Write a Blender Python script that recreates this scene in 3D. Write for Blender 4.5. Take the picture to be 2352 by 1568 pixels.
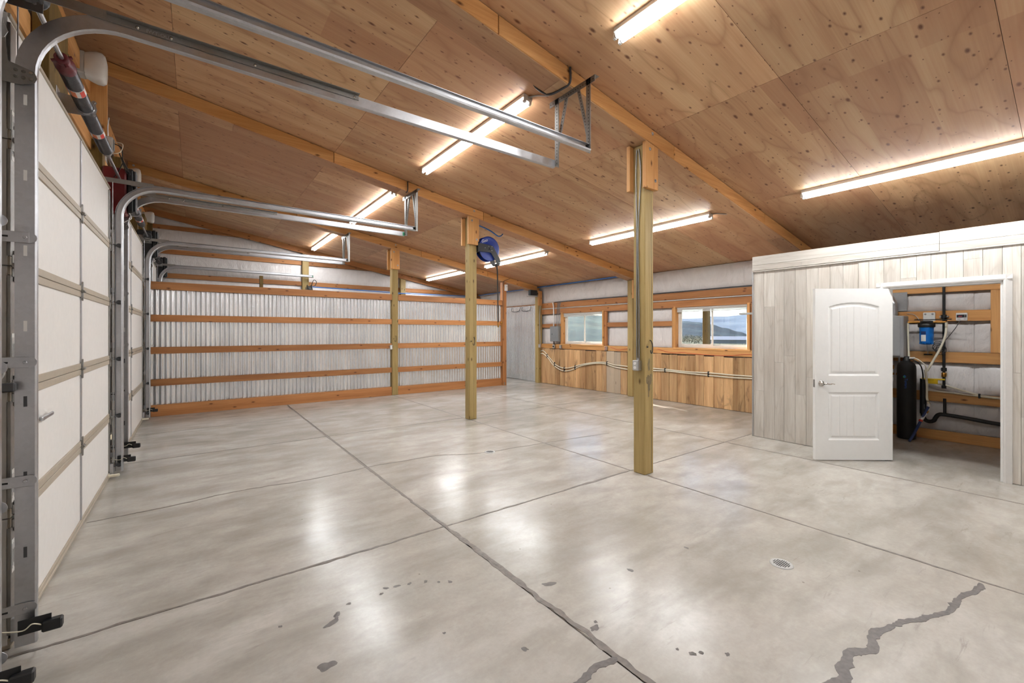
import bpy, math, random
from mathutils import Vector, Matrix, noise
R = random.Random(7)
for o in list(bpy.data.objects): bpy.data.objects.remove(o, do_unlink=True)
SC = bpy.context.scene
COL = SC.collection

# ------------------------------------------------------------------ camera, sky, sun, exposure
cam_d = bpy.data.cameras.new('camera'); cam = bpy.data.objects.new('camera', cam_d); COL.objects.link(cam)
cam_d.sensor_width = 36.0; cam_d.lens = 36.0 * 984.0 / 2352.0
cam_d.shift_y = -21.0 / 2352.0; cam_d.clip_start = 0.05; cam_d.clip_end = 20000
cam.location = (0, 0, 1.525)
cam.rotation_euler = (math.pi / 2, 0, -math.atan(731.0 / 984.0))
SC.camera = cam

W = bpy.data.worlds.new('sky'); SC.world = W; W.use_nodes = True
wn = W.node_tree.nodes; wl = W.node_tree.links; wn.clear()
wo = wn.new('ShaderNodeOutputWorld'); wb = wn.new('ShaderNodeBackground'); ws = wn.new('ShaderNodeTexSky')
ws.sky_type = 'NISHITA'; ws.sun_disc = False; ws.sun_elevation = math.radians(34); ws.sun_rotation = math.radians(15)
ws.altitude = 1900; ws.air_density = 1.0; ws.dust_density = 1.5
wl.new(ws.outputs[0], wb.inputs[0]); wl.new(wb.outputs[0], wo.inputs[0]); wb.inputs[1].default_value = 0.30

sd = bpy.data.lights.new('sun', 'SUN'); sun = bpy.data.objects.new('sun', sd); COL.objects.link(sun)
sd.energy = 17.0; sd.angle = math.radians(0.55); sd.color = (1.0, 0.94, 0.86)
SUNDIR = Vector((-0.80, -2.95, -1.55)).normalized()
sun.rotation_euler = SUNDIR.to_track_quat('-Z', 'Y').to_euler()
sun.location = (30, 60, 40)

SC.view_settings.view_transform = 'Standard'; SC.view_settings.look = 'None'
SC.view_settings.gamma = 1.0; SC.view_settings.use_curve_mapping = False
SC.view_settings.exposure = 0.20
SC.cycles.max_bounces = 5; SC.cycles.diffuse_bounces = 3; SC.cycles.glossy_bounces = 3
SC.cycles.transparent_max_bounces = 12; SC.cycles.caustics_reflective = False; SC.cycles.caustics_refractive = False
SC.cycles.sample_clamp_indirect = 6.0
SC.cycles.use_denoising = True; SC.cycles.adaptive_threshold = 0.14; SC.cycles.adaptive_min_samples = 10
TUBE = 24.0; LAMPW = 52.0

# ------------------------------------------------------------------ helpers
def S(r, g, b):
    f = lambda c: (c / 255 / 12.92) if c / 255 <= 0.04045 else ((c / 255 + 0.055) / 1.055) ** 2.4
    return (f(r), f(g), f(b), 1.0)

class NT:
    def __init__(s, name):
        s.m = bpy.data.materials.new(name); s.m.use_nodes = True
        s.t = s.m.node_tree; s.t.nodes.clear()
        s.out = s.t.nodes.new('ShaderNodeOutputMaterial')
        s.p = s.t.nodes.new('ShaderNodeBsdfPrincipled'); s.t.links.new(s.p.outputs[0], s.out.inputs[0])
    def n(s, typ, ins=None, **kw):
        nd = s.t.nodes.new('ShaderNode' + typ)
        for k, v in kw.items(): setattr(nd, k, v)
        for k, v in (ins or {}).items(): s.set(nd.inputs[k], v)
        return nd
    def set(s, sock, v):
        if hasattr(v, 'links') or hasattr(v, 'is_output'): s.t.links.new(v, sock)
        else: sock.default_value = v
    def P(s, **kw):
        for k, v in kw.items(): s.set(s.p.inputs[k.replace('_', ' ')], v)
    def math(s, op, a, b=0.0, c=0.0, clamp=False):
        nd = s.n('Math', operation=op, use_clamp=clamp); s.set(nd.inputs[0], a); s.set(nd.inputs[1], b); s.set(nd.inputs[2], c)
        return nd.outputs[0]
    def vmath(s, op, a, b):
        nd = s.n('VectorMath', operation=op); s.set(nd.inputs[0], a); s.set(nd.inputs[1], b); return nd.outputs[0]
    def mix(s, f, a, b, blend='MIX'):
        nd = s.n('Mix', data_type='RGBA', blend_type=blend); s.set(nd.inputs[0], f); s.set(nd.inputs[6], a); s.set(nd.inputs[7], b)
        return nd.outputs[2]
    def ramp(s, f, stops):
        nd = s.n('ValToRGB'); cr = nd.color_ramp; s.set(nd.inputs[0], f)
        while len(cr.elements) > 1: cr.elements.remove(cr.elements[-1])
        for i, (p, c) in enumerate(stops):
            e = cr.elements[0] if i == 0 else cr.elements.new(p)
            e.position = p; e.color = c if len(c) == 4 else (c[0], c[1], c[2], 1)
        return nd.outputs[0]
    def noise(s, vec, scale, detail=4, rough=0.55, dist=0.0):
        nd = s.n('TexNoise', {'Vector': vec, 'Scale': scale, 'Detail': detail, 'Roughness': rough, 'Distortion': dist}); return nd.outputs[0]
    def pos(s):
        g = s.n('NewGeometry'); return g.outputs['Position']
    def rnd(s):
        return s.n('ObjectInfo').outputs['Random']
    def map(s, vec, sc):
        nd = s.n('Mapping', {'Vector': vec, 'Scale': sc}); return nd.outputs[0]
    def bump(s, h, strength=0.2, dist=0.01):
        nd = s.n('Bump', {'Height': h, 'Strength': strength, 'Distance': dist}); s.t.links.new(nd.outputs[0], s.p.inputs['Normal'])

def plain(name, c, rough=0.5, metal=0.0, spec=0.5, var=0.06, scale=20):
    t = NT(name); v = t.noise(t.pos(), scale, 3)
    lo = tuple(x * (1 - var) for x in c[:3]) + (1,); hi = tuple(min(1, x * (1 + var)) for x in c[:3]) + (1,)
    t.P(Base_Color=t.ramp(v, [(0.3, lo), (0.7, hi)]), Roughness=rough, Metallic=metal)
    t.p.inputs['Specular IOR Level'].default_value = spec
    return t.m

def offs_pos(t):
    r = t.rnd(); cmb = t.n('CombineXYZ', {0: t.math('MULTIPLY', r, 41.0), 1: t.math('MULTIPLY', r, 67.0), 2: t.math('MULTIPLY', r, 29.0)})
    return t.vmath('ADD', t.pos(), cmb.outputs[0])

def wood(name, c1, c2, axis, knots=True, dark=None, rough=0.55, var=0.16, streak=0.5, ksc=1.0):
    t = NT(name); v = offs_pos(t)
    def sc(al, ac): return tuple(al if i == axis else ac for i in range(3))
    n1 = t.noise(t.map(v, sc(0.45, 7.0)), 1.0, 5, 0.6, 0.6)
    n2 = t.noise(t.map(v, sc(2.0, 90.0)), 1.0, 3, 0.6)
    f = t.math('ADD', t.math('MULTIPLY', n1, 1.0), t.math('MULTIPLY', t.math('SUBTRACT', n2, 0.5), streak))
    col = t.ramp(f, [(0.32, c1), (0.68, c2)])
    if knots:
        sx = t.n('SeparateXYZ', {0: v}); oth = [i for i in range(3) if i != axis]
        cv = t.n('CombineXYZ', {0: t.math('MULTIPLY', sx.outputs[axis], 3.0 * ksc), 1: t.math('MULTIPLY', t.math('ADD', sx.outputs[oth[0]], sx.outputs[oth[1]]), 7.0 * ksc)})
        vo = t.n('TexVoronoi', {'Vector': cv.outputs[0], 'Scale': 1.0, 'Randomness': 1.0}, voronoi_dimensions='2D')
        pick = t.math('GREATER_THAN', t.n('SeparateColor', {0: vo.outputs['Color']}).outputs[0], 0.62)
        k = t.math('MULTIPLY', t.math('SUBTRACT', 1.0, t.math('DIVIDE', vo.outputs['Distance'], 0.13), clamp=True), pick)
        kc = dark or tuple(x * 0.3 for x in c1[:3]) + (1,)
        col = t.mix(t.math('MULTIPLY', k, 1.3, clamp=True), col, kc)
    br = t.math('ADD', 1.0 - var, t.math('MULTIPLY', t.rnd(), 2 * var))
    col = t.mix(1.0, col, t.n('CombineColor', {0: br, 1: br, 2: br}).outputs[0], 'MULTIPLY')
    t.P(Base_Color=col, Roughness=rough); t.bump(n2, 0.12, 0.004)
    t.p.inputs['Specular IOR Level'].default_value = 0.3
    return t.m

MT = {}
def axis_set(key, *a, **k):
    for i, ax in enumerate('xyz'): MT[key + '_' + ax] = wood(key + '_' + ax, a[0], a[1], i, **k)
axis_set('fir', S(194, 136, 78), S(220, 166, 106), dark=S(108, 64, 34))
axis_set('rail', S(156, 102, 60), S(184, 128, 80), dark=S(92, 52, 30))
axis_set('treated', S(144, 120, 72), S(174, 150, 100), dark=S(92, 70, 40), var=0.08)
axis_set('treated_dark', S(92, 72, 34), S(122, 98, 50), dark=S(60, 44, 22), var=0.08)

def plywood():
    t = NT('plywood'); v = offs_pos(t)
    vm = t.map(v, (0.55, 2.2, 0.3))
    big = t.noise(vm, 1.0, 2, 0.5, 0.4)
    rings = t.math('PINGPONG', t.math('MULTIPLY', big, 13.0), 1.0)
    fine = t.noise(t.map(v, (1.2, 60, 2)), 1.0, 3, 0.6)
    tone = t.noise(t.map(v, (0.35, 3.2, 0.3)), 1.0, 3, 0.6, 0.3)
    f = t.math('ADD', tone, t.math('MULTIPLY', t.math('SUBTRACT', fine, 0.5), 0.35))
    base = t.ramp(f, [(0.28, S(186, 146, 108)), (0.5, S(210, 172, 130)), (0.74, S(228, 198, 154))])
    col = t.mix(t.math('MULTIPLY', t.math('POWER', rings, 6.0), 0.42), base, S(140, 96, 62))
    sy = t.n('SeparateXYZ', {0: v}); band = t.math('FLOOR', t.math('MULTIPLY', t.math('ADD', sy.outputs[1], t.math('MULTIPLY', t.math('FLOOR', t.math('MULTIPLY', sy.outputs[0], 0.42)), 0.37)), 2.3))
    wn_ = t.n('TexWhiteNoise', {'W': band}, noise_dimensions='1D').outputs[0]
    col = t.mix(t.math('MULTIPLY', wn_, 0.5), col, S(164, 114, 84))
    # knots: small and large, sparse
    for sc, rad, thr, stren in (((3.4, 6.5, 1.0), 0.085, 0.30, 0.8), ((7.0, 13.0, 1.0), 0.085, 0.62, 0.75), ((2.0, 4.5, 1.0), 0.085, 0.72, 0.95)):
        vo = t.n('TexVoronoi', {'Vector': t.map(v, sc), 'Scale': 1.0}, voronoi_dimensions='2D')
        sep = t.n('SeparateColor', {0: vo.outputs['Color']})
        pick = t.math('GREATER_THAN', sep.outputs[0], thr)
        k = t.math('MULTIPLY', t.math('MULTIPLY', t.math('SUBTRACT', 1.0, t.math('DIVIDE', vo.outputs['Distance'], rad), clamp=True), pick), stren * 1.6, clamp=True)
        col = t.mix(k, col, S(92, 56, 36))
    r = t.rnd(); r2 = t.math('FRACT', t.math('MULTIPLY', r, 7.31))
    col = t.mix(t.math('MULTIPLY', r2, 0.45), col, S(180, 122, 92))
    br = t.math('ADD', 0.86, t.math('MULTIPLY', r, 0.28))
    col = t.mix(1.0, col, t.n('CombineColor', {0: br, 1: br, 2: br}).outputs[0], 'MULTIPLY')
    t.P(Base_Color=col, Roughness=0.5); t.p.inputs['Specular IOR Level'].default_value = 0.35
    t.bump(fine, 0.06, 0.003)
    return t.m
MT['ply'] = plywood()

def barnwood():
    t = NT('reclaimed_plank'); v = offs_pos(t)
    n1 = t.noise(t.map(v, (7, 7, 0.5)), 1.0, 5, 0.6, 0.5); n2 = t.noise(t.map(v, (70, 70, 2.5)), 1.0, 3)
    f = t.math('ADD', n1, t.math('MULTIPLY', t.math('SUBTRACT', n2, 0.5), 0.5))
    col = t.ramp(f, [(0.3, S(172, 126, 80)), (0.7, S(220, 180, 130))])
    st = t.noise(t.map(v, (4, 4, 1.3)), 1.0, 4, 0.65, 0.8)
    col = t.mix(t.ramp(st, [(0.56, (0, 0, 0)), (0.72, (0.8, 0.8, 0.8))]), col, S(92, 58, 32))
    r = t.rnd()
    col = t.mix(t.ramp(r, [(0.0, (0, 0, 0)), (0.85, (0.06, 0.06, 0.06)), (0.88, (0.75, 0.75, 0.75)), (1, (0.75, 0.75, 0.75))]), col, S(190, 178, 160))
    br = t.math('ADD', 0.74, t.math('MULTIPLY', t.math('FRACT', t.math('MULTIPLY', r, 5.7)), 0.48))
    col = t.mix(1.0, col, t.n('CombineColor', {0: br, 1: br, 2: br}).outputs[0], 'MULTIPLY')
    vo = t.n('TexVoronoi', {'Vector': t.map(v, (6, 6, 2.2)), 'Scale': 1.0})
    pick = t.math('GREATER_THAN', t.n('SeparateColor', {0: vo.outputs['Color']}).outputs[0], 0.6)
    col = t.mix(t.math('MULTIPLY', t.math('SUBTRACT', 1.0, t.math('DIVIDE', vo.outputs['Distance'], 0.13), clamp=True), pick), col, S(80, 46, 24))
    t.P(Base_Color=col, Roughness=0.7); t.bump(n2, 0.25, 0.006); return t.m
MT['barn'] = barnwood()

def whitewash(name, axis):
    t = NT(name); v = offs_pos(t)
    def sc(al, ac): return tuple(al if i == axis else ac for i in range(3))
    n1 = t.noise(t.map(v, sc(0.8, 9)), 1.0, 4, 0.6, 0.6); n2 = t.noise(t.map(v, sc(3.0, 110)), 1.0, 3)
    big = t.noise(t.map(v, sc(0.7, 4.0)), 1.0, 2, 0.5, 0.4); rings = t.math('PINGPONG', t.math('MULTIPLY', big, 12.0), 1.0)
    f = t.math('ADD', n1, t.math('MULTIPLY', t.math('SUBTRACT', n2, 0.5), 0.7))
    col = t.ramp(f, [(0.25, S(190, 181, 170)), (0.55, S(208, 201, 191)), (0.8, S(222, 217, 208))])
    col = t.mix(t.math('MULTIPLY', t.math('POWER', rings, 7.0), 0.3), col, S(160, 148, 132))
    br = t.math('ADD', 0.84 if axis == 2 else 0.76, t.math('MULTIPLY', t.rnd(), 0.16))
    col = t.mix(1.0, col, t.n('CombineColor', {0: br, 1: br, 2: br}).outputs[0], 'MULTIPLY')
    t.P(Base_Color=col, Roughness=0.5); t.bump(n2, 0.15, 0.004); return t.m
MT['wash_z'] = whitewash('whitewashed_plank', 2); MT['wash_y'] = whitewash('whitewashed_board', 1)

def concrete():
    t = NT('concrete'); v = t.pos()
    a = t.noise(v, 0.55, 4, 0.5, 0.2); b = t.noise(t.map(v, (1.6, 3.2, 1)), 1.0, 6, 0.62, 0.3); c = t.noise(v, 38, 4, 0.7)
    f = t.math('ADD', t.math('MULTIPLY', a, 0.55), t.math('ADD', t.math('MULTIPLY', b, 0.35), t.math('MULTIPLY', c, 0.12)))
    col = t.ramp(f, [(0.36, S(150, 144, 134)), (0.5, S(176, 170, 161)), (0.62, S(194, 189, 181))])
    hue = t.noise(v, 0.9, 2)
    col = t.mix(t.math('MULTIPLY', t.math('SUBTRACT', hue, 0.5), 0.5, clamp=True), col, S(184, 168, 160))
    sm = t.noise(t.map(v, (1.0, 2.6, 1)), 1.3, 6, 0.6, 0.3)
    col = t.mix(t.ramp(sm, [(0.46, (0, 0, 0)), (0.70, (0.6, 0.6, 0.6))]), col, S(136, 129, 120))
    sc1 = t.noise(t.map(v, (1.2, 9.0, 1)), 2.0, 6, 0.7, 0.5); sc2 = t.noise(v, 1.1, 3)
    col = t.mix(t.math('MULTIPLY', t.ramp(sc1, [(0.60, (0, 0, 0)), (0.72, (0.5, 0.5, 0.5))]), t.ramp(sc2, [(0.45, (0, 0, 0)), (0.6, (1, 1, 1))])), col, S(112, 104, 96))
    ch = t.noise(t.map(v, (1, 1, 1)), 3.2, 6, 0.7, 0.2)
    col = t.mix(t.ramp(ch, [(0.42, (0.22, 0.22, 0.22)), (0.56, (0, 0, 0))]), col, S(150, 143, 134))
    # specks
    vo = t.n('TexVoronoi', {'Vector': v, 'Scale': 7.0}); pick = t.math('GREATER_THAN', t.n('SeparateColor', {0: vo.outputs['Color']}).outputs[0], 0.8)
    col = t.mix(t.math('MULTIPLY', t.math('MULTIPLY', t.math('LESS_THAN', vo.outputs['Distance'], 0.045), pick), 0.6), col, S(96, 84, 76))
    ro = t.ramp(t.noise(t.map(v, (1.5, 3.0, 1)), 1.2, 5, 0.6, 0.3), [(0.3, (0.20, 0.20, 0.20)), (0.7, (0.268, 0.268, 0.268))])
    t.P(Base_Color=col, Roughness=ro); t.p.inputs["Specular IOR Level"].default_value = 0.36
    t.bump(t.math('ADD', t.math('MULTIPLY', c, 0.3), t.noise(v, 6, 4)), 0.05, 0.02)
    return t.m
MT['concrete'] = concrete()
MT['filler'] = plain('joint_filler', S(118, 110, 103), 0.55, var=0.18, scale=30)
MT['stain'] = plain('stain', S(104, 98, 94), 0.5, var=0.2, scale=40)

def metal(name, c, rough, spangle=0.1, scale=60, met=1.0):
    t = NT(name); v = t.pos()
    vo = t.n('TexVoronoi', {'Vector': v, 'Scale': scale}); g = t.n('SeparateColor', {0: vo.outputs['Color']}).outputs[0]
    lo = tuple(x * (1 - spangle) for x in c[:3]) + (1,); hi = tuple(min(1, x * (1 + spangle)) for x in c[:3]) + (1,)
    t.P(Base_Color=t.ramp(g, [(0, lo), (1, hi)]), Metallic=met, Roughness=t.ramp(t.noise(v, 9, 4), [(0.3, (max(rough * 0.8, 0.28) if rough > 0.25 else rough,) * 3), (0.7, (min(1, rough * 1.25) if rough > 0.25 else rough,) * 3)]))
    return t.m
MT['galv'] = metal('galvanised_steel', S(186, 187, 190), 0.36, 0.035)
MT['galv_dull'] = metal('dull_galvanised_steel', S(150, 148, 144), 0.45, 0.04)
def corrmat():
    t = NT('corrugated_galvanised'); v = offs_pos(t); n = t.noise(t.map(v, (5, 5, 0.7)), 1.0, 4); n2 = t.noise(v, 14, 4)
    t.P(Base_Color=t.ramp(n, [(0.3, S(222, 224, 228)), (0.7, S(244, 246, 248))]), Metallic=0.85, Roughness=t.ramp(n2, [(0.3, (0.18,) * 3), (0.7, (0.265,) * 3)])); return t.m
MT['corr'] = corrmat()
MT['spring'] = metal('oiled_spring_steel', S(96, 96, 100), 0.38, 0.1)
MT['chrome'] = metal('brushed_nickel', S(190, 186, 180), 0.2, 0.02)
MT['alu'] = metal('grey_aluminium', S(176, 176, 176), 0.42, 0.03, met=0.7)

def insul():
    t = NT('white_vinyl_insulation'); v = offs_pos(t)
    w = t.noise(t.map(v, (2.2, 2.2, 1.1)), 1.6, 4, 0.55, 1.6); w2 = t.noise(t.map(v, (9, 9, 3)), 1.0, 3, 0.5, 2.0)
    t.P(Base_Color=t.ramp(w, [(0.3, S(216, 210, 207)), (0.7, S(228, 223, 220))]), Roughness=0.36)
    t.bump(t.math('ADD', w, t.math('MULTIPLY', w2, 0.4)), 0.5, 0.04); return t.m
MT['insul'] = insul()
MT['panel'] = plain('white_garage_panel', S(226, 222, 217), 0.5, var=0.02)
MT['tan'] = plain('tan_steel_frame', S(172, 160, 142), 0.45, var=0.04)
MT['doorwhite'] = plain('white_painted_door', S(228, 227, 224), 0.42, var=0.012)
MT['trimwhite'] = plain('pale_grey_trim', S(212, 209, 205), 0.45, var=0.02)
MT['vinyl'] = plain('white_vinyl_frame', S(226, 222, 214), 0.35, var=0.02)
MT['cream'] = plain('cream_pipe', S(226, 218, 196), 0.4, var=0.03)
MT['white'] = plain('white_plastic', S(226, 224, 220), 0.4, var=0.02)
MT['lens'] = plain('white_lens', S(224, 220, 214), 0.3, var=0.02)
MT['black'] = plain('black_plastic', S(26, 26, 27), 0.45, var=0.1)
MT['rubber'] = plain('black_rubber', S(34, 33, 33), 0.7, var=0.1)
MT['jacket'] = plain('black_neoprene', S(20, 20, 21), 0.65, var=0.1)
MT['dkgrey'] = plain('dark_grey_plastic', S(62, 62, 64), 0.5, var=0.06)
MT['grey'] = plain('grey_enamel', S(134, 136, 138), 0.4, var=0.04)
MT['heater'] = plain('grey_heater_case', S(162, 162, 162), 0.4, var=0.02)
MT['ltgrey'] = plain('light_grey_plastic', S(178, 176, 172), 0.5, var=0.04)
MT['darkred'] = plain('dark_red_enamel', S(104, 18, 20), 0.4, var=0.06)
MT['red'] = plain('red_print', S(206, 62, 48), 0.5, var=0.04)
MT['orange'] = plain('orange_label', S(226, 130, 90), 0.5, var=0.05)
MT['blue'] = plain('deep_blue_enamel', S(34, 58, 140), 0.32, var=0.04)
MT['fblue'] = plain('bright_blue_plastic', S(20, 112, 200), 0.3, var=0.03)
MT['pipeblue'] = plain('blue_air_line', S(66, 122, 200), 0.35, var=0.05)
MT['navy'] = plain('navy_hose', S(34, 52, 100), 0.45, var=0.06)
MT['yellow'] = plain('yellow_plastic', S(236, 198, 30), 0.4, var=0.03)
MT['green'] = plain('green_paint', S(38, 138, 92), 0.5, var=0.05)
MT['logoblue'] = plain('logo_blue', S(44, 96, 190), 0.5, var=0.03)
MT['brass'] = metal('brass', S(190, 140, 70), 0.3, 0.03)
MT['dirtred'] = plain('dark_red_cone', S(92, 26, 32), 0.5, var=0.15)
MT['deck'] = plain('roof_deck', S(120, 92, 66), 0.7)
MT['ledred'] = plain('led_red', S(190, 70, 84), 0.4)
MT['dirt'] = plain('dry_ground', S(150, 140, 110), 0.9, var=0.15, scale=0.6)
MT['smudge'] = plain('dark_smudge', S(124, 108, 78), 0.6, var=0.15, scale=30)

def emit(name, c, s):
    t = NT(name); t.P(Base_Color=(1, 1, 1, 1), Emission_Color=c, Emission_Strength=s); return t.m
MT['tube'] = emit('fluorescent_tube', (0.94, 0.975, 1.0, 1), TUBE)

def glass():
    t = NT('window_glass'); tr = t.n('BsdfTransparent'); gl = t.n('BsdfGlossy', {'Roughness': 0.02})
    mx = t.n('MixShader', {0: 0.045})
    t.t.links.new(tr.outputs[0], mx.inputs[1]); t.t.links.new(gl.outputs[0], mx.inputs[2]); t.t.links.new(mx.outputs[0], t.out.inputs[0]); return t.m
MT['glass'] = glass()
def veg(name, a, b, c, sc):
    t = NT(name); v = t.pos(); n = t.noise(v, sc, 6, 0.65, 0.4); n2 = t.noise(v, sc * 7, 4, 0.7)
    f = t.math('ADD', t.math('MULTIPLY', n, 0.7), t.math('MULTIPLY', n2, 0.3))
    t.P(Base_Color=t.ramp(f, [(0.38, a), (0.5, b), (0.62, c)]), Roughness=0.9); t.p.inputs['Specular IOR Level'].default_value = 0.1; return t.m
MT['hill'] = veg('haze_tinted_hillside', S(44, 64, 66), S(66, 86, 82), S(90, 106, 94), 0.012)  # blue-green cast of distance haze is painted into the vegetation colour
MT['hill2'] = veg('haze_tinted_wooded_hill', S(30, 48, 60), S(46, 64, 74), S(66, 84, 88), 0.01)  # bluish tones put haze over the woods into the base colour
MT['mount'] = veg('haze_tinted_mountain', S(84, 100, 118), S(96, 112, 128), S(110, 124, 136), 0.0015)  # the ridge's blue is aerial haze painted as base colour
MT['shrub'] = veg('bare_shrub', S(92, 92, 76), S(114, 112, 92), S(136, 132, 110), 0.8)
MT['leafgreen'] = veg('spring_leaves', S(100, 106, 66), S(120, 126, 80), S(138, 142, 100), 0.8)
MT['meadow'] = veg('dry_valley_grass', S(84, 88, 74), S(96, 100, 82), S(108, 110, 92), 0.05)

# ---- mesh building
class MB:
    def __init__(s): s.v = []; s.f = []; s.sm = []
    def add(s, vs, fs, smooth=False):
        b = len(s.v); s.v += [tuple(p) for p in vs]; s.f += [tuple(i + b for i in f) for f in fs]; s.sm += [smooth] * len(fs); return s
    def box(s, x0, x1, y0, y1, z0, z1, c=0.0):
        if x0 > x1: x0, x1 = x1, x0
        if y0 > y1: y0, y1 = y1, y0
        if z0 > z1: z0, z1 = z1, z0
        if c <= 0:
            vs = [(x0, y0, z0), (x1, y0, z0), (x1, y1, z0), (x0, y1, z0), (x0, y0, z1), (x1, y0, z1), (x1, y1, z1), (x0, y1, z1)]
            return s.add(vs, [(0, 3, 2, 1), (4, 5, 6, 7), (0, 1, 5, 4), (1, 2, 6, 5), (2, 3, 7, 6), (3, 0, 4, 7)])
        c = min(c, (x1 - x0) * .45, (y1 - y0) * .45, (z1 - z0) * .45)
        X = (x0, x1); Y = (y0, y1); Z = (z0, z1); vs = []; ix = {}
        for i in (0, 1):
            for j in (0, 1):
                for k in (0, 1):
                    sx, sy, sz = (1 - 2 * i) * c, (1 - 2 * j) * c, (1 - 2 * k) * c
                    for a, p in enumerate(((X[i], Y[j] + sy, Z[k] + sz), (X[i] + sx, Y[j], Z[k] + sz), (X[i] + sx, Y[j] + sy, Z[k]))):
                        ix[(i, j, k, a)] = len(vs); vs.append(p)
        F = []
        for i in (0, 1): q = [ix[(i, j, k, 0)] for j, k in ((0, 0), (1, 0), (1, 1), (0, 1))]; F.append(q if i else q[::-1])
        for j in (0, 1): q = [ix[(i, j, k, 1)] for i, k in ((0, 0), (0, 1), (1, 1), (1, 0))]; F.append(q if j else q[::-1])
        for k in (0, 1): q = [ix[(i, j, k, 2)] for i, j in ((0, 0), (1, 0), (1, 1), (0, 1))]; F.append(q if k else q[::-1])
        for i in (0, 1):
            for j in (0, 1): F.append([ix[(i, j, 0, 0)], ix[(i, j, 1, 0)], ix[(i, j, 1, 1)], ix[(i, j, 0, 1)]])
            for k in (0, 1): F.append([ix[(i, 0, k, 0)], ix[(i, 1, k, 0)], ix[(i, 1, k, 2)], ix[(i, 0, k, 2)]])
        for j in (0, 1):
            for k in (0, 1): F.append([ix[(0, j, k, 1)], ix[(1, j, k, 1)], ix[(1, j, k, 2)], ix[(0, j, k, 2)]])
        for i in (0, 1):
            for j in (0, 1):
                for k in (0, 1): F.append([ix[(i, j, k, 0)], ix[(i, j, k, 1)], ix[(i, j, k, 2)]])
        # orient outward
        cx, cy, cz = (x0 + x1) / 2, (y0 + y1) / 2, (z0 + z1) / 2; G = []
        for q in F:
            p = [Vector(vs[i]) for i in q]; nrm = (p[1] - p[0]).cross(p[2] - p[0]); m = sum(p, Vector()) / len(p) - Vector((cx, cy, cz))
            G.append(q if nrm.dot(m) >= 0 else q[::-1])
        return s.add(vs, G)
    def tube(s, pts, r, n=10, cap=True, smooth=True):
        pts = [Vector(p) for p in pts]; m = len(pts); rr = r if isinstance(r, (list, tuple)) else [r] * m
        vs = []; t0 = (pts[1] - pts[0]).normalized(); up = Vector((0, 0, 1)) if abs(t0.z) < 0.9 else Vector((1, 0, 0))
        a = t0.cross(up).normalized()
        for i, p in enumerate(pts):
            t = ((pts[min(i + 1, m - 1)] - pts[max(i - 1, 0)])).normalized()
            a = (a - t * a.dot(t)); a = a.normalized() if a.length > 1e-6 else t.orthogonal().normalized(); b = t.cross(a)
            for k in range(n):
                an = 2 * math.pi * k / n; vs.append(p + (a * math.cos(an) + b * math.sin(an)) * rr[i])
        fs = [(i * n + k, i * n + (k + 1) % n, (i + 1) * n + (k + 1) % n, (i + 1) * n + k) for i in range(m - 1) for k in range(n)]
        s.add(vs, fs, smooth)
        if cap:
            s.add([vs[k] for k in range(n)], [tuple(range(n))[::-1]]); s.add(vs[-n:], [tuple(range(n))])
        return s
    def lathe(s, prof, n=24, mat=None, smooth=True):
        vs = []; 
        for (r, z) in prof:
            for k in range(n):
                an = 2 * math.pi * k / n; p = Vector((r * math.cos(an), r * math.sin(an), z)); vs.append(mat @ p if mat else p)
        m = len(prof); fs = [(i * n + k, i * n + (k + 1) % n, (i + 1) * n + (k + 1) % n, (i + 1) * n + k) for i in range(m - 1) for k in range(n)]
        s.add(vs, fs, smooth)
        if prof[0][0] > 1e-5: s.add(vs[:n], [tuple(range(n))[::-1]])
        if prof[-1][0] > 1e-5: s.add(vs[-n:], [tuple(range(n))])
        return s
    def prism(s, poly, z0, z1, mat=None):
        n = len(poly); vs = [Vector((x, y, z0)) for x, y in poly] + [Vector((x, y, z1)) for x, y in poly]
        if mat: vs = [mat @ v for v in vs]
        return s.add(vs, [tuple(range(n))[::-1], tuple(range(n, 2 * n))] + [(i, (i + 1) % n, n + (i + 1) % n, n + i) for i in range(n)])
    def sweep(s, path, prof, closed=True, smooth=False):
        # path: list of (point, e1, e2); prof: list of (a, b) -> point + a*e1 + b*e2
        n = len(prof); vs = [p + e1 * a + e2 * b for p, e1, e2 in path for a, b in prof]; m = len(path)
        kk = n if closed else n - 1
        fs = [(i * n + k, i * n + (k + 1) % n, (i + 1) * n + (k + 1) % n, (i + 1) * n + k) for i in range(m - 1) for k in range(kk)]
        s.add(vs, fs, smooth)
        if closed: s.add(vs[:n], [tuple(range(n))[::-1]]); s.add(vs[-n:], [tuple(range(n))])
        return s
    def shear(s, k, x0=0.0):
        s.v = [(x, y, z - k * (x - x0)) for x, y, z in s.v]; return s
    def xf(s, m): s.v = [tuple(m @ Vector(p)) for p in s.v]; return s
    def mesh(s, name):
        me = bpy.data.meshes.new(name); me.from_pydata(s.v, [], s.f); me.polygons.foreach_set('use_smooth', s.sm); me.update(); return me
    def build(s, name, mat, parent=None, label=None, cat=None, group=None, kind=None):
        me = s.mesh(name); me.materials.append(MT[mat] if isinstance(mat, str) else mat)
        o = bpy.data.objects.new(name, me); COL.objects.link(o)
        if parent is not None: o.parent = parent; o.matrix_parent_inverse = Matrix.Identity(4); o.location = (0, 0, 0); rel(o, parent)
        return tag(o, label, cat, group, kind)

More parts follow.
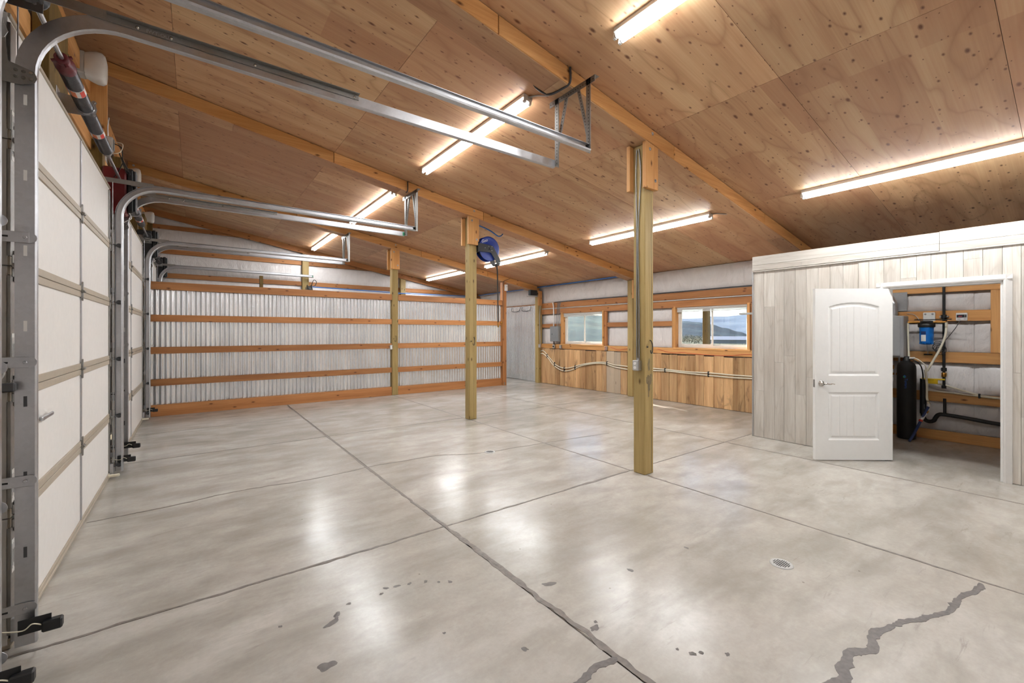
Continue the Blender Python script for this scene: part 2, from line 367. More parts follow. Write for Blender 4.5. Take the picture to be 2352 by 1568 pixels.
def rel(o, parent):
    # parts are modelled in world coordinates: cancel the parent's own placement
    pw = Matrix.Identity(4); p = parent; chain = []
    while p is not None: chain.append(p); p = p.parent
    for p in reversed(chain): pw = pw @ p.matrix_parent_inverse @ p.matrix_basis
    o.matrix_parent_inverse = pw.inverted()
def tag(o, label=None, cat=None, group=None, kind=None):
    if label: o['label'] = label
    if cat: o['category'] = cat
    if group: o['group'] = group
    if kind: o['kind'] = kind
    return o
def empty(name, loc=(0, 0, 0), label=None, cat=None, group=None, kind=None):
    o = bpy.data.objects.new(name, None); COL.objects.link(o); o.location = loc; o.empty_display_size = 0.1
    return tag(o, label, cat, group, kind)
def B(x0, x1, y0, y1, z0, z1, c=0.0): return MB().box(x0, x1, y0, y1, z0, z1, c)
def T(pts, r, n=10): return MB().tube(pts, r, n)
def curve_pts(ctrl, sub=6):
    c = [Vector(p) for p in ctrl]; out = []
    for i in range(len(c) - 1):
        p0 = c[max(i - 1, 0)]; p1 = c[i]; p2 = c[i + 1]; p3 = c[min(i + 2, len(c) - 1)]
        for k in range(sub):
            t = k / sub; out.append(0.5 * ((2 * p1) + (p2 - p0) * t + (2 * p0 - 5 * p1 + 4 * p2 - p3) * t * t + (3 * p1 - p0 - 3 * p2 + p3) * t ** 3))
    out.append(c[-1]); return out
def text_mesh(name, s, size, mat, m, parent, shear=0.0, extrude=0.0006):
    cu = bpy.data.curves.new(name, 'FONT'); cu.body = s; cu.size = size; cu.extrude = extrude; cu.shear = shear; cu.resolution_u = 3
    tmp = bpy.data.objects.new(name + '_tmp', cu); COL.objects.link(tmp)
    dg = bpy.context.evaluated_depsgraph_get(); me = bpy.data.meshes.new_from_object(tmp.evaluated_get(dg))
    bpy.data.objects.remove(tmp, do_unlink=True); me.transform(m); me.materials.clear(); me.materials.append(MT[mat])
    o = bpy.data.objects.new(name, me); COL.objects.link(o); o.parent = parent; rel(o, parent); return o
def frame(p, zdir, xdir=None):
    z = Vector(zdir).normalized(); x = Vector(xdir) if xdir else z.orthogonal(); x = (x - z * x.dot(z)).normalized(); y = z.cross(x)
    return Matrix(((x.x, y.x, z.x, p[0]), (x.y, y.y, z.y, p[1]), (x.z, y.z, z.z, p[2]), (0, 0, 0, 1)))
def bolt(p, d, r=0.011, h=0.009, washer=True, mat='galv', parent=None, name='bolt'):
    mb = MB(); m = frame(p, d)
    if washer: mb.lathe([(r * 1.7, 0), (r * 1.7, 0.002)], 14, m, False)
    mb.lathe([(r, 0.002), (r, h), (r * 0.75, h + 0.002)], 6, m, False)
    return mb.build(name, mat, parent)
# ------------------------------------------------------------------ structure
A0 = 4.365; SL = 0.171; TH = math.atan(SL)
def zc(x): return A0 - SL * x
XL = -0.95; XR = 8.48; YB = 13.60; YF = -0.85
BAY = 3.62; YN = [2.775 + BAY * k for k in range(3)]      # near faces of the roof beams
PY = [y + 0.045 for y in YN]                               # posts: PY .. PY+0.15

# floor -----------------------------------------------------------
floor = B(XL, 8.66, YF, YB, -0.16, -0.006).build('floor', 'filler', label='grey concrete slab floor with dark filled joints and cracks', cat='floor', kind='structure')
gx = [XL, 1.58, 3.88, 5.93, 8.66]; gy = [YF, 3.02, 6.66, 10.10, YB]
for i in range(4):
    for j in range(4):
        B(gx[i] + 0.004, gx[i + 1] - 0.004, gy[j] + 0.004, gy[j + 1] - 0.004, -0.05, 0.0, 0.004).build('slab_panel', 'concrete', floor)
def ribbon(pts, w, name='joint_filler', mat='filler', jit=0.5, wob=0.006, seed=0, z=0.0014, step=0.03):
    P = curve_pts([(x, y, 0) for x, y in pts], 10); L = [0.0]
    for i in range(1, len(P)): L.append(L[-1] + (P[i] - P[i - 1]).length)
    n = max(4, int(L[-1] / step)); mb = MB(); row = []
    j = 0
    for i in range(n + 1):
        s_ = L[-1] * i / n
        while j < len(L) - 2 and L[j + 1] < s_: j += 1
        t = (s_ - L[j]) / max(1e-6, L[j + 1] - L[j]); p = P[j].lerp(P[j + 1], t); d = (P[j + 1] - P[j]).normalized(); nr = Vector((-d.y, d.x, 0))
        q = p + nr * wob * (noise.noise(Vector((s_ * 3.1, seed, 1))) + 0.7 * noise.noise(Vector((s_ * 11, seed, 4))))
        big = max(0.0, noise.noise(Vector((s_ * 0.9, seed, 31))))
        a = w * (0.75 + 1.5 * big + jit * noise.noise(Vector((s_ * 9, seed, 7)))); b = w * (0.75 + 1.2 * big + jit * noise.noise(Vector((s_ * 9, seed, 17))))
        a += jit * w * 0.6 * noise.noise(Vector((s_ * 37, seed, 3))); b += jit * w * 0.6 * noise.noise(Vector((s_ * 37, seed, 9)))
        a = max(a, w * 0.2); b = max(b, w * 0.2)
        row.append((q + nr * a, q - nr * b))
    vs = []
    for l, r in row: vs += [(l.x, l.y, 0.0), (l.x, l.y, z), ((l.x + r.x) / 2, (l.y + r.y) / 2, z * 1.4), (r.x, r.y, z), (r.x, r.y, 0.0)]
    fs = [(i * 5 + k, i * 5 + 5 + k, i * 5 + 6 + k, i * 5 + 1 + k) for i in range(n) for k in range(4)]
    mb.add(vs, fs); return mb.build(name, mat, floor)
ribbon([(1.60, 0.8), (1.59, 3.0)], 0.021, seed=1, jit=0.9, wob=0.010)
ribbon([(1.59, 3.0), (1.565, 4.9)], 0.016, seed=2, jit=0.8); ribbon([(1.565, 4.9), (1.57, 6.7), (1.56, 10.0)], 0.012, seed=3)
ribbon([(-0.7, 3.02), (1.58, 3.02)], 0.013, seed=4, jit=0.8, wob=0.008); ribbon([(1.58, 3.02), (3.84, 3.02)], 0.012, seed=5); ribbon([(4.02, 3.02), (6.6, 3.02)], 0.010, seed=6)
ribbon([(3.88, 0.2), (3.88, 2.8)], 0.010, seed=7, jit=0.9); ribbon([(3.88, 3.0), (3.88, 6.4)], 0.010, seed=8); ribbon([(3.88, 6.62), (3.88, 10.0)], 0.008, seed=9)
ribbon([(5.9, -0.2), (5.93, 3.0), (5.93, 9.9)], 0.008, seed=10)
ribbon([(-0.7, 6.66), (3.8, 6.66)], 0.007, seed=11); ribbon([(4.05, 6.66), (8.3, 6.66)], 0.005, seed=12)
ribbon([(-0.69, 4.79), (-0.14, 4.81), (0.39, 4.88), (1.0, 4.81), (1.56, 4.87)], 0.011, 'crack_filler', seed=13, wob=0.02)
ribbon([(1.56, 4.87), (2.2, 4.84), (2.45, 4.81), (2.7, 4.66), (3.0, 4.56), (3.4, 4.53), (3.84, 4.48), (4.4, 4.42), (5.04, 4.33)], 0.009, 'crack_filler', seed=14, wob=0.02)
ribbon([(-0.66, 8.4), (0.31, 8.46), (1.5, 8.6)], 0.007, 'crack_filler', seed=15)
ribbon([(1.9, 0.82), (2.25, 0.65), (2.38, 0.665), (2.52, 0.675), (2.62, 0.62), (2.76, 0.645), (2.92, 0.60), (3.08, 0.545), (3.36, 0.455), (3.52, 0.44), (3.68, 0.40), (3.84, 0.385)], 0.020, 'crack_filler', 'stain', seed=16, jit=1.0, wob=0.014, step=0.015)
ribbon([(1.60, 1.32), (1.49, 1.335), (1.36, 1.32), (1.1, 1.35)], 0.022, 'crack_filler', 'stain', seed=17, jit=0.8, wob=0.012, step=0.015)
def blob(x, y, r, seed, st=1.0, ang=0.0):
    n = 22; vs = [(x, y, 0.0012)]
    for k in range(n):
        a = 2 * math.pi * k / n; rr = r * (1 + 0.55 * noise.noise(Vector((math.cos(a) * 1.3, math.sin(a) * 1.3, seed * 3.7))))
        px, py = rr * math.cos(a) * st, rr * math.sin(a)
        vs.append((x + px * math.cos(ang) - py * math.sin(ang), y + px * math.sin(ang) + py * math.cos(ang), 0.0003))
    MB().add(vs, [(0, 1 + k, 1 + (k + 1) % n) for k in range(n)]).build('stain', 'stain', floor)
for i, (x, y, r, st) in enumerate([(0.49, 2.08, 0.032, 1.2), (0.58, 2.37, 0.020, 2.2), (0.62, 2.42, 0.012, 2.4), (0.70, 2.48, 0.012, 1), (0.88, 2.46, 0.012, 1), (0.92, 2.50, 0.011, 1.6), (0.98, 2.48, 0.014, 1.5), (1.05, 2.46, 0.010, 1.5), (1.14, 2.42, 0.011, 1.4), (1.20, 2.37, 0.008, 1.4), (1.26, 2.33, 0.012, 1.4),
        (1.90, 1.12, 0.014, 1.3), (1.94, 1.10, 0.011, 1), (1.87, 1.18, 0.009, 1), (2.03, 1.02, 0.011, 1.2), (1.70, 1.55, 0.011, 1), (2.25, 1.75, 0.014, 1.6), (1.28, 1.62, 0.012, 1.5), (1.73, 1.95, 0.022, 1.8), (1.66, 1.52, 0.018, 1.6), (1.02, 1.95, 0.008, 1), (0.36, 2.5, 0.010, 1), (2.8, 1.7, 0.010, 2), (1.58, 9.6, 0.05, 1.3)]):
    blob(x, y, r, i + 2, st, 0.5 * i)

# ceiling ---------------------------------------------------------
ceiling = B(-1.35, 9.13, YF - 0.3, YB + 0.5, 0.014, 0.16).shear(SL); ceiling.v = [(x, y, z + A0) for x, y, z in ceiling.v]
ceiling = ceiling.build('ceiling', 'deck', label='sloping ceiling of knotty plywood sheets', cat='ceiling', kind='structure')
px = [XL - 0.05, -0.16, 1.61, 3.98, 6.20, 8.62]
pys = [YF, 0.36, 1.565, 2.895, 4.15, 5.28, 6.515, 7.76, 8.89, 10.135, 11.37, 12.5, YB]
for i in range(5):
    for j in range(12):
        m_ = B(px[i] + 0.0015, px[i + 1] - 0.0015, pys[j] + 0.0015, pys[j + 1] - 0.0015, 0.0, 0.014).shear(SL); m_.v = [(x, y, z + A0) for x, y, z in m_.v]
        m_.build('plywood_sheet', 'ply', ceiling)

# roof beams -------------------------------------------------------
blabel = ['front roof beam with plywood underside over the nearest post', 'middle roof beam of orange boards over the post with the blue reel', 'back roof beam of orange boards above the corrugated partition']
splits = [[XL + 0.02, 1.93, 4.33, 6.58, 8.48], [XL + 0.02, 1.60, 4.12, 6.1, 8.48], [XL + 0.02, 1.75, 4.6, 6.6, 8.48]]
for k in range(3):
    yn = YN[k]; yf = yn + 0.24; bm = empty('roof_beam', (3.9, yn + 0.12, zc(3.9) - 0.155), blabel[k], 'beam', 'orange roof beams')
    for i in range(4):
        a, b = splits[k][i] + 0.004, splits[k][i + 1] - 0.004
        for y0, y1 in ((yn, yn + 0.045), (yf - 0.045, yf)):
            m_ = B(a, b, y0, y1, A0 - 0.155, A0 - 0.006, 0.003).shear(SL); m_.build('board', 'fir_x', bm)
    for a, b in ((XL + 0.02, 0.4), (0.403, 2.6), (2.603, 5.0), (5.003, 7.2), (7.203, 8.48)):
        m_ = B(a, b, yn + 0.010, yf + 0.002, A0 - 0.163, A0 - 0.1555).shear(SL); m_.build('soffit', 'ply', bm)
    for x in (3.93, XL + 0.1, 8.40): bolt((x, yn, zc(x) - 0.05), (0, -1, 0), parent=bm)

# posts -------------------------------------------------------------
plabel = ['nearest square wooden post with smudges and an outlet box', 'middle square wooden post carrying the blue hose reel', 'farthest square wooden post set into the corrugated partition']
posts = []
for k in range(3):
    y0 = PY[k]; top = zc(3.93) - 0.163
    p = empty('support_post', (3.935, y0 + 0.075, 0), plabel[k], 'post', 'square wooden posts'); posts.append(p)
    m_ = B(3.86, 4.01, y0, y0 + 0.15, 0.0, A0 - 0.15 - SL * 3.93, 0.008); m_.build('shaft', 'treated_z', p)
    for yy in (YN[k], y0 + 0.15):
        m_ = MB().box(3.80 if yy > y0 else 3.815, 4.03, yy, yy + 0.045, 3.055, top - 0.003, 0.003)
        m_.v = [(x, y, z - SL * (x - 3.93) if z > 3.3 else z) for x, y, z in m_.v]; m_.build('side_block', 'fir_z', p)
    bolt((3.885, YN[k], 3.47), (0, -1, 0), parent=p); bolt((3.98, YN[k], 3.15), (0, -1, 0), parent=p)
    hk = curve_pts([(3.945, y0 - 0.02, 1.43), (3.945, y0 - 0.035, 1.38), (3.942, y0 - 0.035, 1.32), (3.928, y0 - 0.035, 1.300), (3.912, y0 - 0.035, 1.315), (3.912, y0 - 0.035, 1.335)], 5)
    MB().tube([(3.945, y0, 1.44)] + hk, 0.005, 8).build('hook', 'rubber', p)
    B(3.885, 3.905, y0 - 0.012, y0, 1.362, 1.376, 0.003).build('peg', 'rubber', p)
# crack and smudges on the near post
for k, x in ((0, 3.972), (1, 3.945)):
    y0 = PY[k]; rr = []
    for i in range(60):
        z = 0.02 + i * (3.0 / 59); rr.append((x + 0.006 * noise.noise(Vector((z * 2.2, 5, k))), z))
    vs = []; 
    for (xx, z) in rr:
        w = (0.0022 if k == 0 else 0.0012) * (1 + 0.7 * noise.noise(Vector((z * 4, 2, k)))); vs += [(xx - w, y0 - 0.0006, z), (xx + w, y0 - 0.0006, z)]
    MB().add(vs, [(2 * i, 2 * i + 1, 2 * i + 3, 2 * i + 2) for i in range(59)]).build('drying_crack', 'rubber', posts[k])
def wallblob(x, z, r, st, seed, y):
    n = 24; vs = [(x, y, z)]
    for i in range(n):
        a = 2 * math.pi * i / n; q = r * (1 + 0.6 * noise.noise(Vector((math.cos(a) * 1.4, math.sin(a) * 1.4, seed)))); vs.append((min(4.0, max(3.872, x + q * math.cos(a))), y, z + q * st * math.sin(a)))
    MB().add(vs, [(0, 1 + i, 1 + (i + 1) % n) for i in range(n)]).build('smudge', 'smudge', posts[0])
for i, (x, z, r, st) in enumerate([(3.93, 1.17, 0.022, 2.6), (3.905, 1.02, 0.030, 1.6), (3.955, 1.03, 0.032, 1.7), (3.93, 0.94, 0.024, 2.0), (3.925, 0.86, 0.012, 2.5)]): wallblob(x, z, r, st, i * 3.3, PY[0] - 0.0008)

# quilted insulation panel ------------------------------------------
def quilt(axis, u0, u1, z0, z1, p, bulge, parent, seed, ztop=None, name='insulation_panel', rad=0.0):
    nu = max(8, min(90, int(abs(u1 - u0) / 0.05))); nv = max(6, min(24, int((z1 - z0) / 0.04))); vs = []
    for i in range(nu + 1):
        for j in range(nv + 1):
            s_ = i / nu; t = j / nv; u = u0 + (u1 - u0) * s_; zt = ztop(u) if ztop else z1; z = z0 + (zt - z0) * t
            e = min(1, 8 * min(s_, 1 - s_)) ** 0.5 * min(1, 4 * min(t, 1 - t)) ** 0.5
            wr = noise.noise(Vector((u * 3.2 + (t - 0.5) * 2.4 * noise.noise(Vector((u * 0.6, seed, 2))), z * 1.1, seed))) * 0.5 + noise.noise(Vector((u * 9 + z * 2.5, z * 3, seed + 9))) * 0.22
            d = bulge * e * (0.6 + 0.55 * wr)
            vs.append((u, p + d, z) if axis == 'x' else (p + d, u, z))
    fs = [(i * (nv + 1) + j, (i + 1) * (nv + 1) + j, (i + 1) * (nv + 1) + j + 1, i * (nv + 1) + j + 1) for i in range(nu) for j in range(nv)]
    if axis == 'y': fs = [f[::-1] for f in fs]
    return MB().add(vs, fs, True).build(name, 'insul', parent)

# left wall -------------------------------------------------------------
wl_ = B(-1.06, -0.99, YF, YB, 0, 4.62).build('wall_left', 'insul', label='white insulated wall behind the garage doors', cat='wall', kind='structure')
for k in range(-1, 4):
    y0 = 2.82 + BAY * k; y0 = max(y0, YF) if k >= 0 else YF
    y1 = y0 + 0.15
    if k == 3: y0, y1 = 13.40, 13.55
    B(-0.94, -0.80, y0, y1, 0, zc(-0.87) - 0.16, 0.006).build('post', 'treated_dark_z', wl_)
    if 0 <= k < 3: B(-0.94, -0.76, YN[k], YN[k] + 0.044, 3.62, zc(-0.8) - 0.16, 0.003).build('side_block', 'fir_z', wl_)
ys = [YF] + [2.82 + BAY * k for k in range(3)] + [13.40]
for k in range(4):
    a, b = ys[k] + 0.152, ys[k + 1] - 0.002
    for z0, z1 in ((3.50, 3.68), (4.09, 4.27)): B(-0.93, -0.89, a, b, z0, z1, 0.003).build('girt', 'fir_y', wl_)
    for z0, z1 in ((3.06, 3.49), (3.69, 4.08), (4.28, 4.49)): quilt('y', a, b, z0, z1, -0.985, 0.06, wl_, k * 7.1 + z0)
    cy = (a + b) / 2
    B(-0.885, -0.80, cy - 0.42, cy + 0.12, 3.06, 3.92, 0.004).build('spring_pad', 'treated_dark_z', wl_)

# back wall ---------------------------------------------------------------
wb_ = B(-1.06, 8.66, YB + 0.06, YB + 0.14, 0, 4.62).build('wall_back', 'insul', label='white insulated gable wall beyond the corrugated partition', cat='wall', kind='structure')
bx = [-0.80, 2.50, 5.44, 8.34]
for x in bx[1:3]: B(x, x + 0.17, 13.43, 13.55, 0, zc(x) - 0.03, 0.006).build('post', 'treated_z', wb_)
for i in range(3):
    a = bx[i] + (0.172 if i else 0); b = bx[i + 1] - 0.002
    for z0, z1 in ((2.865, 2.985), (3.46, 3.575), (4.06, 4.16), (2.2, 2.32), (1.6, 1.72)):
        if z1 > zc(b) and z0 > zc(a) - 0.1: continue
        bb = min(b, (A0 - z1) / SL)
        if bb - a > 0.3: B(a, bb, 13.51, 13.55, z0, z1, 0.003).build('girt', 'rail_x', wb_)
    zr = [0.3, 1.6, 1.72, 2.2, 2.32, 2.865, 2.985, 3.46, 3.575, 4.06, 4.16, 4.6]
    for z0, z1 in ((1.72, 2.2), (2.32, 2.865), (2.985, 3.46), (3.575, 4.06), (4.16, 4.6)):
        if z0 > zc(a) - 0.1: continue
        bb = min(b, (A0 - z0) / SL)
        quilt('x', a, bb, z0, z1, 13.56, -0.05, wb_, i * 5.3 + z0, ztop=lambda u, z1=z1: min(z1, zc(u)))
m_ = B(XL, 8.48, 13.40, 13.445, A0 - 0.15, A0 - 0.001, 0.003).shear(SL); m_.build('rafter', 'rail_x', wb_)

# front wall behind the camera ---------------------------------------------
B(-1.06, 8.66, YF - 0.1, YF, 0, 4.62).build('wall_front', 'insul', label='white insulated end wall behind the viewpoint', cat='wall', kind='structure')

# right wall with two window openings ----------------------------------------
WY = [(3.88, 5.39), (7.49, 8.97)]; WZ = (1.20, 2.09)
mb = MB(); X0, X1 = 8.57, 8.66
mb.box(X0, X1, YF, YB, 0, WZ[0]).box(X0, X1, YF, YB, WZ[1], 3.1)
for a, b in ((YF, WY[0][0]), (WY[0][1], WY[1][0]), (WY[1][1], YB)): mb.box(X0, X1, a, b, WZ[0], WZ[1])
wr_ = mb.build('wall_right', 'insul', label='white insulated side wall with two windows and plank wainscot', cat='wall', kind='structure')
for k, (a, b) in enumerate(((YF, YF + .15), (PY[0], PY[0] + .15), (PY[1], PY[1] + .15), (PY[2] - 0.16, PY[2] - 0.01))):
    B(8.34, 8.50, a, b, 0, zc(8.42) - 0.16, 0.006).build('post', 'treated_z', wr_)
    if k: B(8.31, 8.46, a - 0.045, a - 0.001, 2.33, zc(8.38) - 0.16, 0.003).build('side_block', 'fir_z', wr_)
segs = [(YF + 0.152, PY[0] - 0.002), (PY[0] + 0.152, PY[1] - 0.002), (PY[1] + 0.152, PY[2] - 0.162), (PY[2] - 0.008, 13.40)]
for k, (a, b) in enumerate(segs):
    hb = 3
    if k in (1, 2):
        B(8.48, 8.525, a, b, 2.245, 2.395, 0.003).build('girt', 'rail_y', wr_); B(8.46, 8.525, a, b, 2.065, 2.21, 0.003).build('girt', 'rail_y', wr_)
        B(8.46, 8.525, a, b, 1.055, 1.185, 0.003).build('girt', 'fir_y', wr_)
        w0, w1 = WY[k - 1]
        for c, d in ((a, w0 - 0.14), (w1 + 0.10, b)):
            if d - c > 0.08:
                B(8.485, 8.525, c, d, 1.665, 1.775, 0.003).build('girt', 'rail_y', wr_)
                quilt('y', c, d, 1.187, 1.662, 8.56, -0.030, wr_, k * 3 + c); quilt('y', c, d, 1.777, 2.062, 8.56, -0.030, wr_, k * 3 + c + 1)
        B(8.475, 8.525, w1 + 0.055, w1 + 0.098, 1.187, 2.063, 0.003).build('stud', 'fir_z', wr_)
        B(8.475, 8.525, w0 - 0.138, w0 - 0.055, 1.187, 2.063, 0.003).build('stud', 'rail_z', wr_)
        quilt('y', a, b, 2.395, zc(8.48) - 0.02, 8.535, -0.095, wr_, k * 5 + 0.7)
    if k == 0:
        for z0, z1 in ((0.0, 0.135), (0.545, 0.68), (1.10, 1.25), (1.68, 1.83), (2.09, 2.20)): B(8.48, 8.525, a, b, z0, z1, 0.003).build('girt', 'fir_y', wr_)
        B(8.475, 8.525, 0.60, 0.775, 1.252, 2.088, 0.003).build('stud', 'fir_z', wr_)
        B(8.44, 8.50, 0.50, 0.598, 1.252, 2.088, 0.003).build('stud', 'fir_z', wr_)
        for z0, z1 in ((0.137, 0.543), (0.682, 1.098), (1.252, 1.678), (1.832, 2.088)):
            for y0, y1 in ((a, 0.93), (0.935, 2.0), (2.005, b)): quilt('y', y0, y1, z0, z1, 8.56, -0.06, wr_, z0 * 9 + y0)
        quilt('y', a, b, 2.2, zc(8.48) - 0.02, 8.55, -0.08, wr_, 55)
    if k == 3:
        quilt('y', a, b, 2.385, zc(8.48) - 0.02, 8.53, -0.05, wr_, 44)
        B(8.46, 8.50, a, b, 2.36, 2.385, 0.002).build('cap_strip', 'rail_y', wr_)
# plank wainscot
pb = [3.10, 3.28, 3.49, 3.73, 3.92, 4.13, 4.32, 4.52, 4.73, 4.92, 5.13, 5.34, 5.54, 5.73, 5.90, 6.08, 6.26, 6.44, 6.52, 6.68, 6.88, 7.08, 7.33, 7.47, 7.68, 7.86, 8.06, 8.25, 8.49, 8.67, 8.87, 9.06, 9.27, 9.50, 9.71, 9.885]
for i in range(len(pb) - 1):
    d = R.uniform(0, 0.012); B(8.435 + d, 8.46, pb[i] + 0.002, pb[i + 1] - 0.002, 0.004, R.uniform(1.025, 1.055), 0.004).build('plank', 'barn', wr_)

def corrugated(axis, u0, u1, p, z0, z1, parent, pitch=0.076, amp=0.0115, width=0.66, mat='corr', flip=1):
    a = u0; k = 0
    while a < u1 - 0.05:
        b = min(u1, a + width); n = max(4, int((b - a) / pitch * 10)); vs = []
        for i in range(n + 1):
            u = a + (b - a) * i / n; ph = math.sin(2 * math.pi * u / pitch + k * 0.4); d = amp * (ph / (0.35 + abs(ph)) * 1.2) + 0.003 * (k % 2)
            for z in (z0, z1): vs.append((u, p + d, z) if axis == 'x' else (p + d, u, z))
        fs = [(2 * i, 2 * i + 2, 2 * i + 3, 2 * i + 1) for i in range(n)]
        if axis == 'y': fs = [f[::-1] for f in fs]
        MB().add(vs, fs, True).build('corrugated_sheet', mat, parent); a = b + 0.0005; k += 1
corrugated('y', 10.06, 13.4, 8.475, 0.01, 2.37, wr_, width=0.9)

# corrugated partition ---------------------------------------------------------
YP = 10.075
wp = empty('wall_partition', (3.2, YP, 0), 'corrugated metal partition with five orange wooden rails', 'wall', kind='structure')
for a, b in ((-0.70, 3.857), (4.013, 7.12)):
    for z0, z1, y0 in ((2.305, 2.445, YP - 0.012), (1.722, 1.845, YP), (1.135, 1.257, YP), (0.552, 0.672, YP), (0.0, 0.205, YP)):
        B(a, b, y0, YP + 0.042, z0, z1, 0.003).build('rail', 'rail_x', wp)
corrugated('x', -0.70, 3.858, YP + 0.056, 0.05, 2.40, wp); corrugated('x', 4.012, 7.12, YP + 0.056, 0.05, 2.40, wp)
B(7.122, 7.25, YP - 0.05, YP + 0.09, 0, zc(7.25) - 0.158, 0.004).build('end_post', 'rail_z', wp)
B(1.09, 1.15, YP + 0.09, YP + 0.18, 0.0, 2.69, 0.003).build('back_stud', 'treated_dark_z', wp)
B(7.16, 7.19, YP - 0.056, YP - 0.05, 0.02, 0.09, 0.002).build('base_clip', 'galv_dull', wp)

# closet wall of whitewashed planks ---------------------------------------------------
XC = 6.62; CY1 = 2.95; DY0, DY1, DZ = 0.53, 1.455, 2.045
mb = MB(); mb.box(XC + 0.02, XC + 0.12, DY1, CY1, 0, 2.60).box(XC + 0.02, XC + 0.12, YF, DY0, 0, 2.60).box(XC + 0.02, XC + 0.12, DY0, DY1, DZ, 2.60)
mb.box(XC + 0.12, 8.33, CY1 - 0.10, CY1, 0, 2.60)
wc = mb.build('wall_closet', 'trimwhite', label='closet partition clad in whitewashed vertical planks', cat='wall', kind='structure')
ed = [CY1, 2.80, 2.66, 2.54, 2.40, 2.27, 2.13, 2.00, 1.86, 1.703, 1.60, 1.46, 1.31, 1.17, 1.05, 0.93, 0.80, 0.66, 0.525, 0.40, 0.27, 0.13, 0.0, -0.14, -0.28, -0.42, -0.56, -0.70, YF]
for i in range(len(ed) - 1):
    y1, y0 = ed[i], ed[i + 1]; mid = (y0 + y1) / 2; z0 = DZ + 0.005 if DY0 - 0.03 < mid < DY1 else 0.004
    cut = []
    if z0 < 1: cut = [R.uniform(0.6, 1.9)]
    elif R.random() < 0.4: cut = [R.uniform(2.15, 2.32)]
    zz = [z0] + cut + [2.405]; pr = 0.006 if mid < 1.703 else 0.0
    for a, b in zip(zz[:-1], zz[1:]): B(XC - pr - R.uniform(0, 0.0015), XC + 0.02, y0 + 0.0012, y1 - 0.0012, a + 0.0006, b - 0.0006, 0.0012).build('plank', 'wash_z', wc)
for (a, b, z0, z1) in ((0.985, CY1 + 0.005, 2.505, 2.63), (YF, 0.982, 2.50, 2.635), (0.985, CY1 + 0.005, 2.425, 2.503), (YF, 0.982, 2.42, 2.498), (YF, CY1 + 0.005, 2.405, 2.42)):
    B(XC - 0.018, XC + 0.02, a, b, z0, z1, 0.002).build('top_board', 'wash_y', wc)
B(XC + 0.02, XC + 0.12, YF, CY1, 2.60, 2.63, 0.002).build('top_cap', 'wash_y', wc)
B(XC - 0.012, XC + 0.03, CY1 - 0.006, CY1 + 0.012, 0.0, 2.42, 0.003).build('corner_strip', 'alu', wc)
# casing round the doorway
cs = [(0.0, 0.0), (0.018, 0.004), (0.022, 0.02), (0.016, 0.045), (0.012, 0.062), (0.0, 0.065)]
def casing(p0, p1, out, n_, mat='trimwhite'):
    d = (Vector(p1) - Vector(p0)); MB().sweep([(Vector(p0), Vector((-1, 0, 0)), Vector(out)), (Vector(p1), Vector((-1, 0, 0)), Vector(out))], cs).build(n_, mat, wc)
casing((XC - 0.006, DY0 - 0.01, 0.0), (XC - 0.006, DY0 - 0.01, DZ + 0.07), (0, -1, 0), 'casing'); casing((XC - 0.006, DY1 + 0.07, DZ + 0.005), (XC - 0.006, DY0 - 0.075, DZ + 0.005), (0, 0, 1), 'casing')
casing((XC - 0.006, DY1 + 0.005, 0.0), (XC - 0.006, DY1 + 0.005, DZ + 0.07), (0, 1, 0), 'casing')
B(XC - 0.008, XC + 0.125, DY0 - 0.012, DY0 + 0.008, 0.0, DZ, 0.002).build('jamb', 'doorwhite', wc); B(XC - 0.008, XC + 0.125, DY1 - 0.006, DY1 + 0.014, 0.0, DZ, 0.002).build('jamb', 'doorwhite', wc)
B(XC - 0.008, XC + 0.125, DY0, DY1, DZ - 0.012, DZ + 0.006, 0.002).build('jamb', 'doorwhite', wc)
B(6.76, 6.80, CY1 + 0.001, CY1 + 0.27, 1.795, 1.825, 0.003).build("shelf_bracket", "ltgrey", wc)
